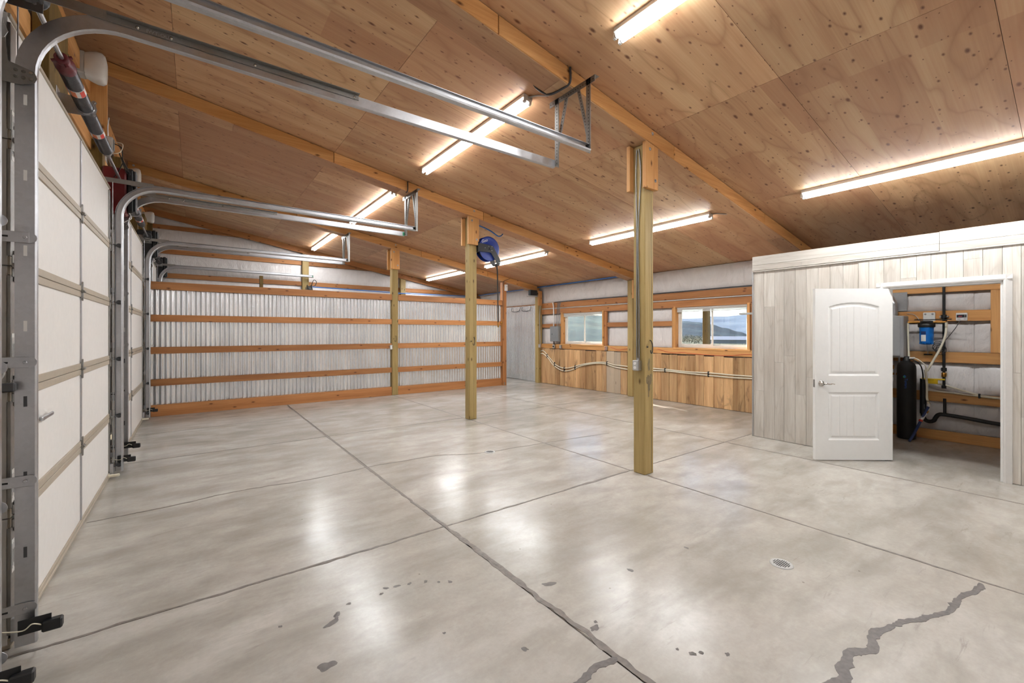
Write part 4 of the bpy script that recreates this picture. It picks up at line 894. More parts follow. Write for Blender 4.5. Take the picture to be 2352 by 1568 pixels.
# ------------------------------------------------------------------ closet equipment
tx, ty = 8.24, 1.565
o = empty('softener_tank', (tx, ty, 0), 'tall black jacketed water tank inside the closet', 'tank')
MB().lathe([(0.090, 0.0), (0.102, 0.01), (0.105, 0.05), (0.106, 1.00), (0.102, 1.045), (0.088, 1.08), (0.06, 1.10), (0.04, 1.115)], 40, Matrix.Translation((tx, ty, 0))).build('jacket', 'jacket', o)
MB().lathe([(0.042, 1.10), (0.042, 1.14), (0.034, 1.15), (0.034, 1.175), (0.024, 1.18)], 20, Matrix.Translation((tx, ty, 0))).build('head_fitting', 'black', o)
T([(tx, ty - 0.03, 1.155), (tx - 0.02, ty - 0.09, 1.16)], 0.014, 10).build('white_port', 'white', o)
ld = (Vector((0, 0, 0)) - Vector((tx, ty, 0))).normalized(); an = math.atan2(ld.y, ld.x) - 0.18
nr = Vector((math.cos(an), math.sin(an), 0)); cl = Vector((tx, ty, 0)) + nr * 0.1065
text_mesh('brand_lettering', 'Turtura', 0.045, 'logoblue', frame((cl.x, cl.y, 0.868) , nr, (0, 0, -1)), o)
mm = frame((cl.x, cl.y, 0.895), nr, (0, 0, 1))
dp_ = [(0.020 * math.cos(a) * (1.0), 0.016 * math.sin(a)) for a in [i * math.pi / 9 for i in range(18)]]
MB().prism(dp_, 0, 0.001, mm).build('logo_drop', 'logoblue', o); MB().prism([(x * 0.55 - 0.006, y * 0.6 + 0.008) for x, y in dp_], 0.001, 0.0016, mm).build('logo_leaf', 'green', o)

o = empty('water_filter', (8.33, 1.36, 1.36), 'blue water filter canister with black cap in the closet', 'filter')
fxx, fyy = 8.30, 1.365; mt = Matrix.Translation((fxx, fyy, 0))
MB().lathe([(0.03, 1.352), (0.056, 1.356), (0.068, 1.37), (0.073, 1.40), (0.076, 1.585), (0.08, 1.60)], 32, mt).build('canister', 'fblue', o)
MB().lathe([(0.086, 1.597), (0.09, 1.605), (0.09, 1.645), (0.08, 1.652), (0.068, 1.66), (0.068, 1.685), (0.04, 1.69)], 32, mt).build('cap', 'black', o)
for i in range(12):
    a = i * math.pi / 6; B(-0.004, 0.004, -0.004, 0.004, 1.36, 1.385).xf(Matrix.Translation((fxx + 0.070 * math.cos(a), fyy + 0.070 * math.sin(a), 0))).build('rib', 'fblue', o)
a0 = math.atan2(-fyy, -fxx) - 0.45; lb_ = []
for i in range(7):
    a = a0 - 0.36 + 0.72 * i / 6
    lb_.append((Vector((fxx + 0.0764 * math.cos(a), fyy + 0.0764 * math.sin(a), 1.415)), Vector((fxx + 0.0764 * math.cos(a), fyy + 0.0764 * math.sin(a), 1.545))))
def strip(z0, z1): return MB().add([(p.x, p.y, z) for p, q in lb_ for z in (z0, z1)], [(2 * i, 2 * i + 1, 2 * i + 3, 2 * i + 2) for i in range(6)], True)
strip(1.40, 1.49).build('paper_label', 'white', o); strip(1.495, 1.54).build('print_label', 'navy', o)
T([(fxx + 0.02, fyy + 0.20, 1.668), (fxx + 0.02, fyy - 0.20, 1.668)], 0.014, 10).build('through_pipe', 'brass', o)
B(8.44, 8.478, 1.30, 1.425, 1.66, 1.81, 0.006).build('mounting_plate', 'white', o)
for y, z in ((1.325, 1.785), (1.40, 1.785)): bolt((8.44, y, z), (-1, 0, 0), 0.008, 0.006, parent=o)
B(8.28, 8.46, 1.33, 1.40, 1.675, 1.69, 0.003).build('support_arm', 'black', o)
B(8.17, 8.185, 1.10, 1.47, 1.694, 1.706, 0.002).xf(Matrix.Rotation(0.0, 4, 'Z')).build('filter_wrench', 'black', o)

o = empty('water_heater', (8.40, 1.85, 1.15), 'grey tankless water heater with yellow tag behind the open door', 'water heater')
B(8.17, 8.47, 1.585, 2.05, 1.16, 1.765, 0.012).build('case', 'heater', o); B(8.155, 8.172, 1.615, 2.03, 1.18, 1.745, 0.006).build('front_cover', 'heater', o)
B(8.1545, 8.156, 1.70, 1.82, 1.26, 1.42).build('yellow_tag', 'yellow', o); B(8.1545, 8.156, 1.73, 1.77, 1.46, 1.52).build('brand_print', 'dkgrey', o)
MB().tube(curve_pts([(8.30, 1.72, 1.76), (8.30, 1.72, 1.90), (8.30, 1.73, 1.97), (8.33, 1.78, 2.04), (8.33, 1.90, 2.08)], 6), 0.05, 16).build('flue', 'galv', o); B(8.47, 8.478, 1.60, 1.95, 1.84, 2.12, 0.003).build('flue_plate', 'alu', o)
for i, y in enumerate((1.66, 1.74, 1.82)):
    T([(8.32, y, 1.16), (8.32, y, 0.72 + 0.05 * i)], 0.012, 8).build('pipe', 'galv', o)
    MB().lathe([(0.02, 0.98), (0.026, 0.99), (0.026, 1.03), (0.02, 1.04)], 12, Matrix.Translation((8.32, y, 0))).build('valve_body', 'brass', o); B(8.28, 8.30, y - 0.03, y + 0.03, 0.90, 0.93, 0.004).build('valve_body', 'brass', o)
    MB().lathe([(0.017, 0.80), (0.017, 0.86)], 10, Matrix.Translation((8.32, y, 0))).build('union', 'white', o)

def pipe(name, pts, r, mat, lab, cat, sub=6, n=10, extra=None):
    o = empty(name, pts[0], lab, cat); T(curve_pts(pts, sub) if sub else pts, r, n).build('tubing', mat, o)
    if extra: extra(o)
    return o
def gasx(o):
    for z in (1.72, 0.98): MB().lathe([(0.028, z), (0.03, z + 0.01), (0.03, z + 0.04), (0.028, z + 0.05)], 14, Matrix.Translation((8.44, 1.21, 0))).build('coupling', 'black', o)
    MB().lathe([(0.024, 0.90), (0.028, 0.92), (0.028, 0.95), (0.024, 0.96)], 14, Matrix.Translation((8.44, 1.21, 0))).build('gas_valve', 'brass', o)
    MB().lathe([(0.026, 0.74), (0.026, 0.78)], 14, Matrix.Translation((8.44, 1.21, 0))).build('drip_cap', 'black', o)
    MB().tube([(8.42, 1.20, 0.865), (8.36, 1.33, 0.862), (8.33, 1.42, 0.87)], 0.011, 8).build('yellow_gas_hose', 'yellow', o); B(8.365, 8.372, 1.26, 1.38, 0.80, 0.855, 0.002).build('yellow_tag', 'yellow', o)
    B(8.43, 8.478, 1.165, 1.255, 1.735, 1.755, 0.002).build('pipe_clamp', 'galv', o)
pipe('gas_pipe', [(8.44, 1.21, 0.75), (8.44, 1.21, 2.9)], 0.0155, 'black', 'black vertical gas pipe on the closet wall', 'pipe', 0, 12, gasx)
def drx(o):
    T([(8.42, 1.20, 0.36), (8.42, 1.20, 0.60)], 0.017, 10).build('vent_stub', 'black', o); T([(8.44, 0.66, 0.32), (8.44, 0.66, 0.60)], 0.022, 10).build('riser', 'black', o)
    T([(8.42, 1.42, 0.36), (8.42, 1.42, 0.86)], 0.036, 14).build('standpipe', 'black', o)
pipe('drain_pipe', [(8.42, 1.42, 0.50), (8.42, 1.42, 0.34), (8.42, 1.40, 0.275), (8.42, 1.355, 0.255), (8.42, 1.31, 0.275), (8.42, 1.29, 0.32), (8.42, 1.26, 0.365), (8.42, 1.20, 0.375), (8.43, 1.0, 0.36), (8.44, 0.8, 0.335), (8.44, 0.60, 0.32)], 0.026, 'black', 'black drain pipe with a trap low on the closet wall', 'pipe', 6, 14, drx)
pipe('supply_pipe', [(8.32, 1.565, 1.66), (8.315, 1.56, 1.40), (8.30, 1.55, 1.17)], 0.012, 'cream', 'cream pipe from the filter down to the tank', 'pipe')
pipe('supply_pipe', [(8.32, 1.17, 1.66), (8.31, 1.175, 1.50), (8.30, 1.22, 1.32), (8.30, 1.30, 1.12), (8.31, 1.36, 0.98)], 0.0135, 'cream', 'cream pipe sweeping down right of the filter', 'pipe')
pipe('supply_pipe', [(8.20, 1.36, 1.00), (8.20, 1.345, 0.80), (8.20, 1.345, 0.62), (8.18, 1.33, 0.57)], 0.0135, 'cream', 'short cream pipe hanging beside the tank', 'pipe')
o = pipe('drain_hose', [(8.14, 1.32, 0.50), (8.11, 1.36, 0.38), (8.07, 1.40, 0.26), (8.0, 1.45, 0.10), (7.94, 1.48, 0.02)], 0.016, 'navy', 'navy blue hose with valve fittings leaning on the tank', 'hose')
T([(8.18, 1.33, 0.56), (8.165, 1.315, 0.52)], 0.016, 10).build('elbow', 'cream', o); T([(8.165, 1.315, 0.53), (8.14, 1.33, 0.44)], 0.019, 10).build('ball_valve', 'white', o); T([(8.145, 1.33, 0.45), (8.13, 1.345, 0.41)], 0.022, 10).build('brass_union', 'brass', o); T([(8.13, 1.345, 0.41), (8.09, 1.385, 0.31)], 0.020, 10).build('white_adapter', 'white', o); T([(8.09, 1.385, 0.315), (8.08, 1.39, 0.29)], 0.022, 10).build('red_clamp', 'red', o)
B(8.13, 8.138, 1.355, 1.363, 0.46, 0.53, 0.003).build('valve_lever', 'galv', o)
pipe('control_tubing', [(tx - 0.03, ty - 0.09, 1.16), (8.2, 1.42, 1.13), (8.2, 1.36, 1.06), (8.2, 1.355, 1.0)], 0.008, 'cream', 'thin white tube curving from the tank head', 'tube')
pipe('control_tubing', [(tx, ty - 0.05, 1.14), (8.22, 1.44, 1.10), (8.22, 1.40, 1.02), (8.24, 1.39, 0.88), (8.24, 1.40, 0.75)], 0.008, 'black', 'thin black tube beside the tank head', 'tube')
pipe('wall_tubing', [(8.47, 1.42, 0.83), (8.47, 1.2, 0.78), (8.47, 0.95, 0.70), (8.465, 0.8, 0.67), (8.465, 0.55, 0.66)], 0.012, 'cream', 'cream pipe running along the closet girt to the jamb', 'pipe', extra=lambda o: B(8.45, 8.48, 0.865, 0.885, 0.64, 0.70, 0.003).build('clip', 'black', o))
pipe('wall_tubing', [(8.465, 1.42, 0.70), (8.465, 1.1, 0.68), (8.465, 0.55, 0.645)], 0.010, 'cream', 'lower cream pipe along the closet girt', 'pipe')
o = empty('water_controller', (8.46, 1.04, 1.68), 'small white controller with a red display on the closet girt', 'controller')
B(8.455, 8.48, 0.985, 1.095, 1.685, 1.792, 0.005).build('case', 'white', o); B(8.4535, 8.4555, 0.993, 1.087, 1.728, 1.768).build('display', 'black', o); B(8.4525, 8.454, 1.035, 1.07, 1.738, 1.752).build('readout', 'ledred', o)
for z in (1.742, 1.758): B(8.4525, 8.454, 1.003, 1.014, z - 0.003, z + 0.003).build('button', 'ltgrey', o)
for y0, y1 in ((1.05, 1.08), (0.995, 1.02)): B(8.4543, 8.4555, y0, y1, 1.704, 1.712).build('print_mark', 'grey', o)
T(curve_pts([(8.46, 1.055, 1.685), (8.45, 1.10, 1.58), (8.43, 1.19, 1.42), (8.40, 1.25, 1.34)], 5), 0.004, 6).build('cable', 'dkgrey', o)
ck = []
for i in range(60): a = i * 0.62; ck.append((8.40, 1.25 + 0.055 * math.cos(a) + 0.02 * math.sin(a * 0.37), 1.33 + 0.055 * math.sin(a) - 0.0009 * i + 0.02 * math.cos(a * 0.29)))
T(curve_pts(ck, 2), 0.0035, 5).build('cable_coil', 'dkgrey', o)
o = empty('tube_valve', (8.44, 1.37, 1.21), 'small black tee valve with clear tubing on the closet girt', 'valve')
B(8.455, 8.478, 1.33, 1.42, 1.20, 1.215, 0.003).build('valve_bar', 'black', o); T(curve_pts([(8.46, 1.375, 1.21), (8.46, 1.40, 1.45), (8.46, 1.46, 1.68), (8.46, 1.52, 1.78), (8.46, 1.60, 1.80)], 6), 0.004, 6).build('clear_tube', 'ltgrey', o)

# ------------------------------------------------------------------ blue hose reel on the middle post
rx, ry, rz = 4.275, 6.50, 3.03
o = empty('hose_reel', (4.02, ry, rz), 'blue hose reel with black arm on the middle post', 'hose reel')
for yy, nm in ((ry - 0.055, 'front_flange'), (ry + 0.055, 'back_flange')):
    MB().lathe([(0.0, -0.004), (0.07, -0.006), (0.075, -0.002), (0.19, 0.0), (0.215, -0.004), (0.222, 0.0), (0.215, 0.004), (0.0, 0.004)], 40, frame((rx, yy, rz), (0, 1, 0))).build(nm, 'blue', o)
MB().lathe([(0.16, -0.05), (0.18, -0.03), (0.175, -0.015), (0.185, 0.0), (0.178, 0.015), (0.185, 0.03), (0.165, 0.05)], 36, frame((rx, ry, rz), (0, 1, 0))).build('wound_hose', 'rubber', o)
my = Matrix(((1, 0, 0, 0), (0, 0, -1, 0), (0, 1, 0, 0), (0, 0, 0, 1)))
for yy, nm in ((ry - 0.085, 'front_arm'), (ry + 0.085, 'back_arm')):
    MB().prism([(4.012, rz - 0.075), (rx - 0.05, rz - 0.07), (rx + 0.02, rz - 0.075), (rx + 0.17, rz - 0.28), (rx + 0.225, rz - 0.26), (rx + 0.215, rz - 0.17), (rx + 0.06, rz + 0.05), (rx - 0.03, rz + 0.065), (4.012, rz + 0.075)], yy - 0.004, yy + 0.004, Matrix(((1, 0, 0, 0), (0, 0, 1, 0), (0, 1, 0, 0), (0, 0, 0, 1)))).build(nm, 'black', o)
for dx, dz in ((0.035, 0.035), (-0.035, 0.035), (0.035, -0.035), (-0.035, -0.035), (-0.11, 0.0), (0.19, -0.235)): bolt((rx + dx, ry - 0.089, rz + dz), (0, -1, 0), 0.007, 0.006, False, parent=o)
MB().lathe([(0.018, 0), (0.018, 0.012), (0.012, 0.016)], 16, frame((rx, ry - 0.089, rz), (0, -1, 0))).build('hub', 'dkgrey', o)
B(4.008, 4.03, ry - 0.11, ry + 0.11, rz - 0.09, rz + 0.09, 0.003).build('wall_plate', 'black', o); B(rx + 0.16, rx + 0.22, ry - 0.08, ry + 0.08, rz - 0.285, rz - 0.25, 0.004).build('roller_guide', 'black', o)
T([(rx + 0.10, ry - 0.08, rz - 0.225), (rx + 0.19, ry - 0.08, rz - 0.23)], 0.006, 6).build('guide_pin', 'black', o)
text_mesh('white_lettering', 'Goo', 0.075, 'white', frame((rx - 0.165, ry - 0.0615, rz + 0.085), (0, -1, 0), (1, 0, 0.35)), o, 0.35)
T(curve_pts([(rx + 0.185, ry, rz - 0.26), (rx + 0.215, ry, rz - 0.35), (rx + 0.225, ry, rz - 0.7), (rx + 0.23, ry - 0.0, 1.95), (rx + 0.235, ry, 1.70)], 8), 0.011, 8).build('hanging_hose', 'rubber', o); T([(rx + 0.235, ry, 1.71), (rx + 0.236, ry, 1.62)], 0.014, 8).build('hose_nozzle', 'brass', o)
o = pipe('air_line', [(4.03, 6.68, 3.50), (4.25, 6.70, 3.485), (4.5, 6.74, 3.44), (4.72, 6.80, 3.38), (4.86, 6.86, 3.44), (4.90, 6.9, zc(4.9))], 0.013, 'pipeblue', 'short blue air line above the blue hose reel', 'air line')
# blue air line round the far walls
al = pipe('air_line', [(2.75, 13.40, 2.84), (5.42, 13.40, 2.80), (8.28, 13.38, 2.83)], 0.014, 'pipeblue', 'blue air line along the gable wall above the partition', 'air line', 0)
al = pipe('air_line', [(8.36, 13.3, 2.87), (8.40, 12.0, 2.885), (8.40, 10.3, 2.88), (8.405, 10.02, 2.89), (8.41, 8.5, 2.895), (8.42, 7.2, 2.90), (8.43, 6.65, 2.90)], 0.015, 'pipeblue', 'blue air line under the ceiling edge above the breaker panel', 'air line', 6)
o = empty('hose_reel', (2.62, 13.28, 2.55), 'small black hose reel on the gable wall post', 'hose reel')
for xx in (2.60, 2.70): MB().lathe([(0.0, -0.003), (0.15, -0.003), (0.155, 0), (0.15, 0.003), (0.0, 0.003)], 24, frame((xx, 13.24, 2.72), (1, 0, 0.1))).build('side_disc', 'black', o)
MB().lathe([(0.12, -0.045), (0.125, 0), (0.12, 0.045)], 20, frame((2.65, 13.24, 2.72), (1, 0, 0))).build('wound_hose', 'rubber', o)
T(curve_pts([(2.70, 13.24, 2.84), (2.72, 13.2, 2.95), (2.76, 13.2, 3.02), (2.82, 13.2, 2.98), (2.80, 13.2, 2.88), (2.74, 13.2, 2.84)], 6), 0.010, 6).build('hose_loop', 'rubber', o); B(2.58, 2.62, 13.25, 13.43, 2.60, 2.82, 0.004).build('mount', 'grey', o)

# ------------------------------------------------------------------ electrics on the right wall
o = empty('breaker_panel', (8.40, 9.18, 1.26), 'grey breaker panel on the side wall left of a window', 'breaker panel')
B(8.375, 8.49, 9.06, 9.40, 1.262, 1.70, 0.004).build('cabinet', 'grey', o); B(8.365, 8.376, 9.065, 9.395, 1.268, 1.694, 0.003).build('cover', 'grey', o)
B(8.359, 8.366, 9.13, 9.325, 1.34, 1.62, 0.003).build('panel_door', 'grey', o); B(8.353, 8.36, 9.285, 9.31, 1.455, 1.49, 0.003).build('latch', 'black', o)
T([(8.43, 9.30, 1.262), (8.43, 9.30, 1.17)], 0.016, 8).build('bottom_conduit', 'black', o)
T(curve_pts([(8.44, 9.32, 1.70), (8.44, 9.32, 2.20), (8.44, 9.33, 2.30), (8.46, 9.38, 2.40)], 6), 0.018, 8).build('white_conduit', 'white', o)
for i in range(6): T(curve_pts([(8.44, 9.20 - 0.022 * i, 1.70), (8.45, 9.205 - 0.03 * i, 2.00), (8.45, 9.18 - 0.02 * i, 2.25), (8.45, 9.17 - 0.03 * i, 2.40)], 5), 0.005, 5).build('cable', 'ltgrey' if i % 2 else 'dkgrey', o)
def outlet(x, y, z, lab, kind=0, face=(-1, 0, 0)):
    o = empty('outlet_box', (x, y, z), lab, 'outlet', 'outlet boxes')
    B(x - 0.045, x, y - 0.035, y + 0.035, z - 0.052, z + 0.052, 0.004).build('box', 'galv', o)
    if kind == 1: B(x - 0.052, x - 0.044, y - 0.04, y + 0.04, z - 0.055, z + 0.055, 0.003).build('cover', 'ltgrey', o); MB().lathe([(0.028, 0), (0.028, 0.006), (0.018, 0.008)], 16, frame((x - 0.052, y, z), face)).build('socket', 'black', o)
    else:
        B(x - 0.050, x - 0.044, y - 0.034, y + 0.034, z - 0.052, z + 0.052, 0.003).build('cover', 'galv', o)
        for dz in (-0.02, 0.02): MB().lathe([(0.014, 0), (0.014, 0.003)], 14, frame((x - 0.05, y, z + dz), face)).build('socket', 'white' if kind == 0 else 'orange', o)
outlet(8.46, 9.30, 1.115, 'outlet box with a round black socket below the breaker panel', 1); outlet(8.46, 9.02, 1.115, 'small steel outlet box between panel and far window'); outlet(8.46, 7.33, 1.115, 'steel outlet box at the lower corner of the far window', 2)
outlet(8.46, 3.71, 1.12, 'steel outlet box at the closet end of the near window', 2); outlet(8.34, 9.80, 1.12, 'steel outlet box on the corner post of the side wall')
pipe('wall_conduit', [(8.475, 3.0, 2.228), (8.475, 6.42, 2.228)], 0.010, 'white', 'white conduit above the near window', 'conduit', 0, 8); pipe('wall_conduit', [(8.475, 6.6, 2.228), (8.475, 9.88, 2.228)], 0.010, 'white', 'white conduit above the far window', 'conduit', 0, 8)
pipe('wall_cable', [(8.46, 3.0, 2.405), (8.455, 4.2, 2.41), (8.45, 5.5, 2.405), (8.46, 6.42, 2.408)], 0.011, 'dkgrey', 'dark cable bundle along the header above the near window', 'cable'); pipe('wall_cable', [(8.46, 6.6, 2.405), (8.45, 7.8, 2.41), (8.455, 9.0, 2.405), (8.455, 9.3, 2.40)], 0.011, 'dkgrey', 'dark cable bundle along the header above the far window', 'cable')
pipe('wall_cable', [(8.43, 9.88, 2.5), (8.38, 9.87, 2.20), (8.36, 9.86, 1.8), (8.35, 9.82, 1.17)], 0.008, 'ltgrey', 'grey cable running down the corner post', 'cable')
pipe('wire_run', [(8.455, 5.85, 1.15), (8.452, 5.5, 1.075), (8.455, 5.2, 1.09), (8.452, 4.9, 1.07), (8.455, 4.3, 1.06), (8.452, 3.95, 1.10), (8.455, 3.75, 1.10)], 0.004, 'red', 'thin reddish wire below the near window', 'wire'); pipe('wire_run', [(8.455, 7.2, 1.15), (8.452, 6.95, 1.09), (8.455, 6.8, 1.11), (8.455, 6.6, 1.13)], 0.004, 'red', 'thin reddish wire between the windows', 'wire')
pts1 = [(9.87, 0.965), (9.734, 0.965), (9.46, 0.769), (9.214, 0.592), (8.904, 0.512), (8.589, 0.545), (8.254, 0.638), (7.933, 0.704), (7.552, 0.755), (7.291, 0.755), (7.052, 0.715), (6.498, 0.700), (5.861, 0.703), (5.528, 0.70), (5.061, 0.688), (4.612, 0.699), (4.146, 0.694), (3.758, 0.698), (2.98, 0.70)]
pts2 = [(9.87, 0.885), (9.75, 0.88), (9.537, 0.766), (9.308, 0.574), (8.94, 0.440), (8.589, 0.473), (8.254, 0.598), (7.933, 0.675), (7.552, 0.725), (7.291, 0.712), (7.025, 0.659), (6.498, 0.628), (5.861, 0.656), (5.528, 0.668), (5.061, 0.655), (4.612, 0.649), (4.146, 0.644), (3.758, 0.654), (2.98, 0.65)]
for P, lab in ((pts1, 'upper of two cream pipes waving across the planks'), (pts2, 'lower of two cream pipes waving across the planks')):
    o = pipe('water_pipe', [(8.418, y, z) for y, z in P], 0.0135, 'cream', lab, 'pipe')
    for y in (9.58, 9.26, 8.85, 8.42, 7.29, 5.62, 4.62):
        zs_ = [z0 + (z1 - z0) * (y - y0) / (y1 - y0) for (y0, z0), (y1, z1) in zip(P[:-1], P[1:]) if y1 <= y <= y0]
        if zs_: B(8.400, 8.438, y - 0.012, y + 0.012, zs_[0] - 0.030, zs_[0] + 0.030, 0.004).build('clip', 'black', o)

# outlet box and conduits on the near post (left face x = 3.86)
o = empty('outlet_box', (3.83, 2.90, 1.13), 'steel outlet box with conduit on the nearest post', 'outlet', 'outlet boxes')
B(3.800, 3.86, 2.865, 2.935, 1.115, 1.225, 0.004).build('box', 'galv', o); B(3.806, 3.86, 2.862, 2.866, 1.118, 1.222).build('cover', 'galv', o)
B(3.795, 3.801, 2.868, 2.932, 1.118, 1.222, 0.003).build('cover', 'ltgrey', o)
for dz in (-0.022, 0.022): MB().lathe([(0.017, 0), (0.017, 0.003)], 14, frame((3.795, 2.90, 1.17 + dz), (-1, 0, 0))).build('socket', 'white', o)
for dy in (-0.014, 0.014): T(curve_pts([(3.848, 2.90 + dy, 1.225), (3.852, 2.905 + dy, 1.8), (3.852, 2.91 + dy * 0.6, 2.6), (3.852, 2.90 + dy * 2.2, 3.2), (3.85, 2.905 + dy, 3.5)], 8), 0.0075, 8).build('conduit', 'galv_dull', o)
MB().lathe([(0.014, 1.225), (0.014, 1.25)], 10, Matrix.Translation((3.846, 2.90, 0))).build('connector', 'galv', o)
# beam conduits by hangers
pipe('beam_conduit', [(2.70, YN[0] - 0.01, zc(2.70) - 0.01), (2.70, YN[0] - 0.012, zc(2.7) - 0.14), (2.69, YN[0] + 0.06, zc(2.69) - 0.168), (2.66, 3.0, zc(2.66) - 0.168), (2.60, 3.10, zc(2.6) - 0.10), (2.60, 3.16, zc(2.6) - 0.02)], 0.010, 'dkgrey', 'bent grey conduit at the front track hanger', 'conduit')
pipe('beam_conduit', [(2.70, YN[1] - 0.01, zc(2.70) - 0.01), (2.70, YN[1] - 0.012, zc(2.7) - 0.14), (2.70, YN[1] + 0.05, zc(2.7) - 0.166)], 0.008, 'dkgrey', 'bent grey conduit at the middle track hanger', 'conduit')
pipe('post_cable', [(7.13, 10.02, 1.9), (7.115, 10.018, 2.6), (7.12, 10.01, 2.95), (7.2, 9.99, 3.02), (7.35, 9.99, 3.08)], 0.006, 'dkgrey', 'dark cable looping over the partition end post', 'cable')
o = empty('switch_box', (7.22, 10.0, 2.72), 'white switch box on the partition end post', 'switch box'); B(7.175, 7.27, 9.995, 10.026, 2.72, 2.90, 0.004).build('box', 'white', o); B(7.225, 7.245, 9.99, 9.996, 2.83, 2.845, 0.002).build('knob', 'dkgrey', o)
o = empty('flood_light', (8.1, 9.90, 2.55), 'black flood light with pale underside on the corner post', 'flood light'); B(7.98, 8.24, 9.82, 9.94, 2.62, 2.78, 0.01).build('housing', 'black', o); B(7.93, 8.24, 9.80, 9.95, 2.59, 2.615, 0.004).build('pale_lens', 'ltgrey', o); B(8.24, 8.335, 9.86, 9.90, 2.66, 2.70, 0.003).build('arm', 'black', o)
o = empty('hose_end', (7.0, 10.04, 1.72), 'brass hose end hooked on the partition rail', 'hose end'); B(7.06, 7.10, 10.03, 10.062, 1.78, 1.83, 0.004).build('hook_plate', 'brass', o); T(curve_pts([(7.08, 10.04, 1.80), (7.085, 10.03, 1.72), (7.08, 10.035, 1.68)], 4), 0.008, 6).build('brass_nipple', 'brass', o)
for i, (y, lab) in enumerate(((12.2, 'left wire hook high on the corrugated side wall'), (11.15, 'middle wire hook high on the corrugated side wall'), (10.6, 'right wire hook high on the corrugated side wall'))):
    o = empty('wire_hook', (8.44, y, 2.3), lab, 'hook', 'wire hooks'); T(curve_pts([(8.45, y + 0.22, 2.33), (8.42, y + 0.2, 2.22), (8.40, y, 2.12 + 0.07 * (i > 0)), (8.42, y - 0.2, 2.22), (8.45, y - 0.22, 2.33)], 5), 0.008, 6).build('wire', 'dkgrey', o)
o = empty('shelf_bracket', (8.44, 12.9, 1.7), 'black angled shelf bracket on the corrugated side wall', 'bracket'); B(8.20, 8.45, 12.35, 12.39, 1.84, 1.87, 0.003).build('top_arm', 'black', o); MB().tube([(8.24, 12.37, 1.84), (8.44, 12.37, 1.50)], 0.014, 8).build('brace', 'black', o)
o = empty('wall_box', (8.44, 12.8, 1.2), 'dark box low on the corrugated side wall beside the end post', 'box'); B(8.36, 8.455, 12.5, 12.9, 0.95, 1.30, 0.01).build('case', 'dkgrey', o); B(8.352, 8.361, 12.53, 12.87, 0.98, 1.27, 0.004).build('lid', 'grey', o)
o = empty('yellow_outlet', (3.82, 10.03, 1.2), 'small outlet at the left side of the farthest post', 'outlet', 'outlet boxes'); B(3.80, 3.858, 10.04, 10.07, 1.11, 1.22, 0.004).build('box', 'ltgrey', o); B(3.81, 3.85, 10.034, 10.041, 1.125, 1.205, 0.002).build('cover', 'white', o)

# floor drains
def drain(x, y, r, lab):
    o = empty('floor_drain', (x, y, 0), lab, 'drain', 'round floor drains')
    MB().lathe([(r * 1.25, 0.0), (r * 1.22, 0.004), (r, 0.005), (0.0, 0.004)], 32, Matrix.Translation((x, y, 0))).build('rim', 'ltgrey', o)
    hb = MB()
    for i in range(-4, 5):
        for j in range(-4, 5):
            px_, py_ = i * r * 0.2, j * r * 0.2
            if px_ * px_ + py_ * py_ < (0.85 * r) ** 2: hb.lathe([(r * 0.075, 0.0), (r * 0.075, 0.0008)], 8, Matrix.Translation((x + px_, y + py_, 0.0048)), False)
    hb.build('drain_holes', 'rubber', o, kind='stuff')
drain(3.106, 1.206, 0.055, 'round floor drain in the foreground slab'); drain(3.03, 4.553, 0.055, 'small round floor drain on the crack in the middle')

# ------------------------------------------------------------------ outside
def hill(name, mat, crest, D0, D1, lab, seed, zb=-3, rough=0.06, cat='hill'):
    # crest: (azimuth measured clockwise from +Y in degrees, crest height at distance D1); the front foot lies at D0
    az = [a for a, h in crest]; n = 120; m = 26; vs = []
    for i in range(n + 1):
        a = az[0] + (az[-1] - az[0]) * i / n; h = 0
        for (a0, h0), (a1, h1) in zip(crest[:-1], crest[1:]):
            if a0 <= a <= a1: t = (a - a0) / (a1 - a0); t = t * t * (3 - 2 * t); h = h0 + (h1 - h0) * t
        for j in range(m + 1):
            t = j / m; d = D0 + (D1 - D0) * min(1, t / 0.7) if t <= 0.7 else D1 + (D1 - D0) * 0.5 * (t - 0.7) / 0.3
            prof = (min(1, t / 0.7)) ** 0.85 if t <= 0.7 else 1 - 0.8 * ((t - 0.7) / 0.3) ** 2
            x, y = d * math.sin(math.radians(a)), d * math.cos(math.radians(a))
            nz = noise.fractal(Vector((x / (D1 * 0.12), y / (D1 * 0.12), seed)), 0.9, 2.1, 5)
            z = zb + (h - zb) * prof * (1 + rough * nz * (1.0 if t < 0.68 else 0.35)); vs.append((x, y, z))
    fs = [(i * (m + 1) + j, (i + 1) * (m + 1) + j, (i + 1) * (m + 1) + j + 1, i * (m + 1) + j + 1) for i in range(n) for j in range(m)]
    o = MB().add(vs, fs, True).build(name, mat); tag(o, lab, cat); return o
B(9.3, 60, -30, 80, -0.4, -0.25).build('ground', 'dirt', label='pale dry ground outside the windows', cat='ground', kind='structure')
MB().add([(60, -3000, -0.3), (60, 3000, -0.3), (110, 3000, -2.0), (110, -3000, -2.0), (6000, 6000, -62), (6000, -6000, -62)], [(0, 3, 2, 1), (3, 5, 4, 2)]).build('meadow', 'meadow', label='green valley floor outside the windows', cat='ground', kind='structure')
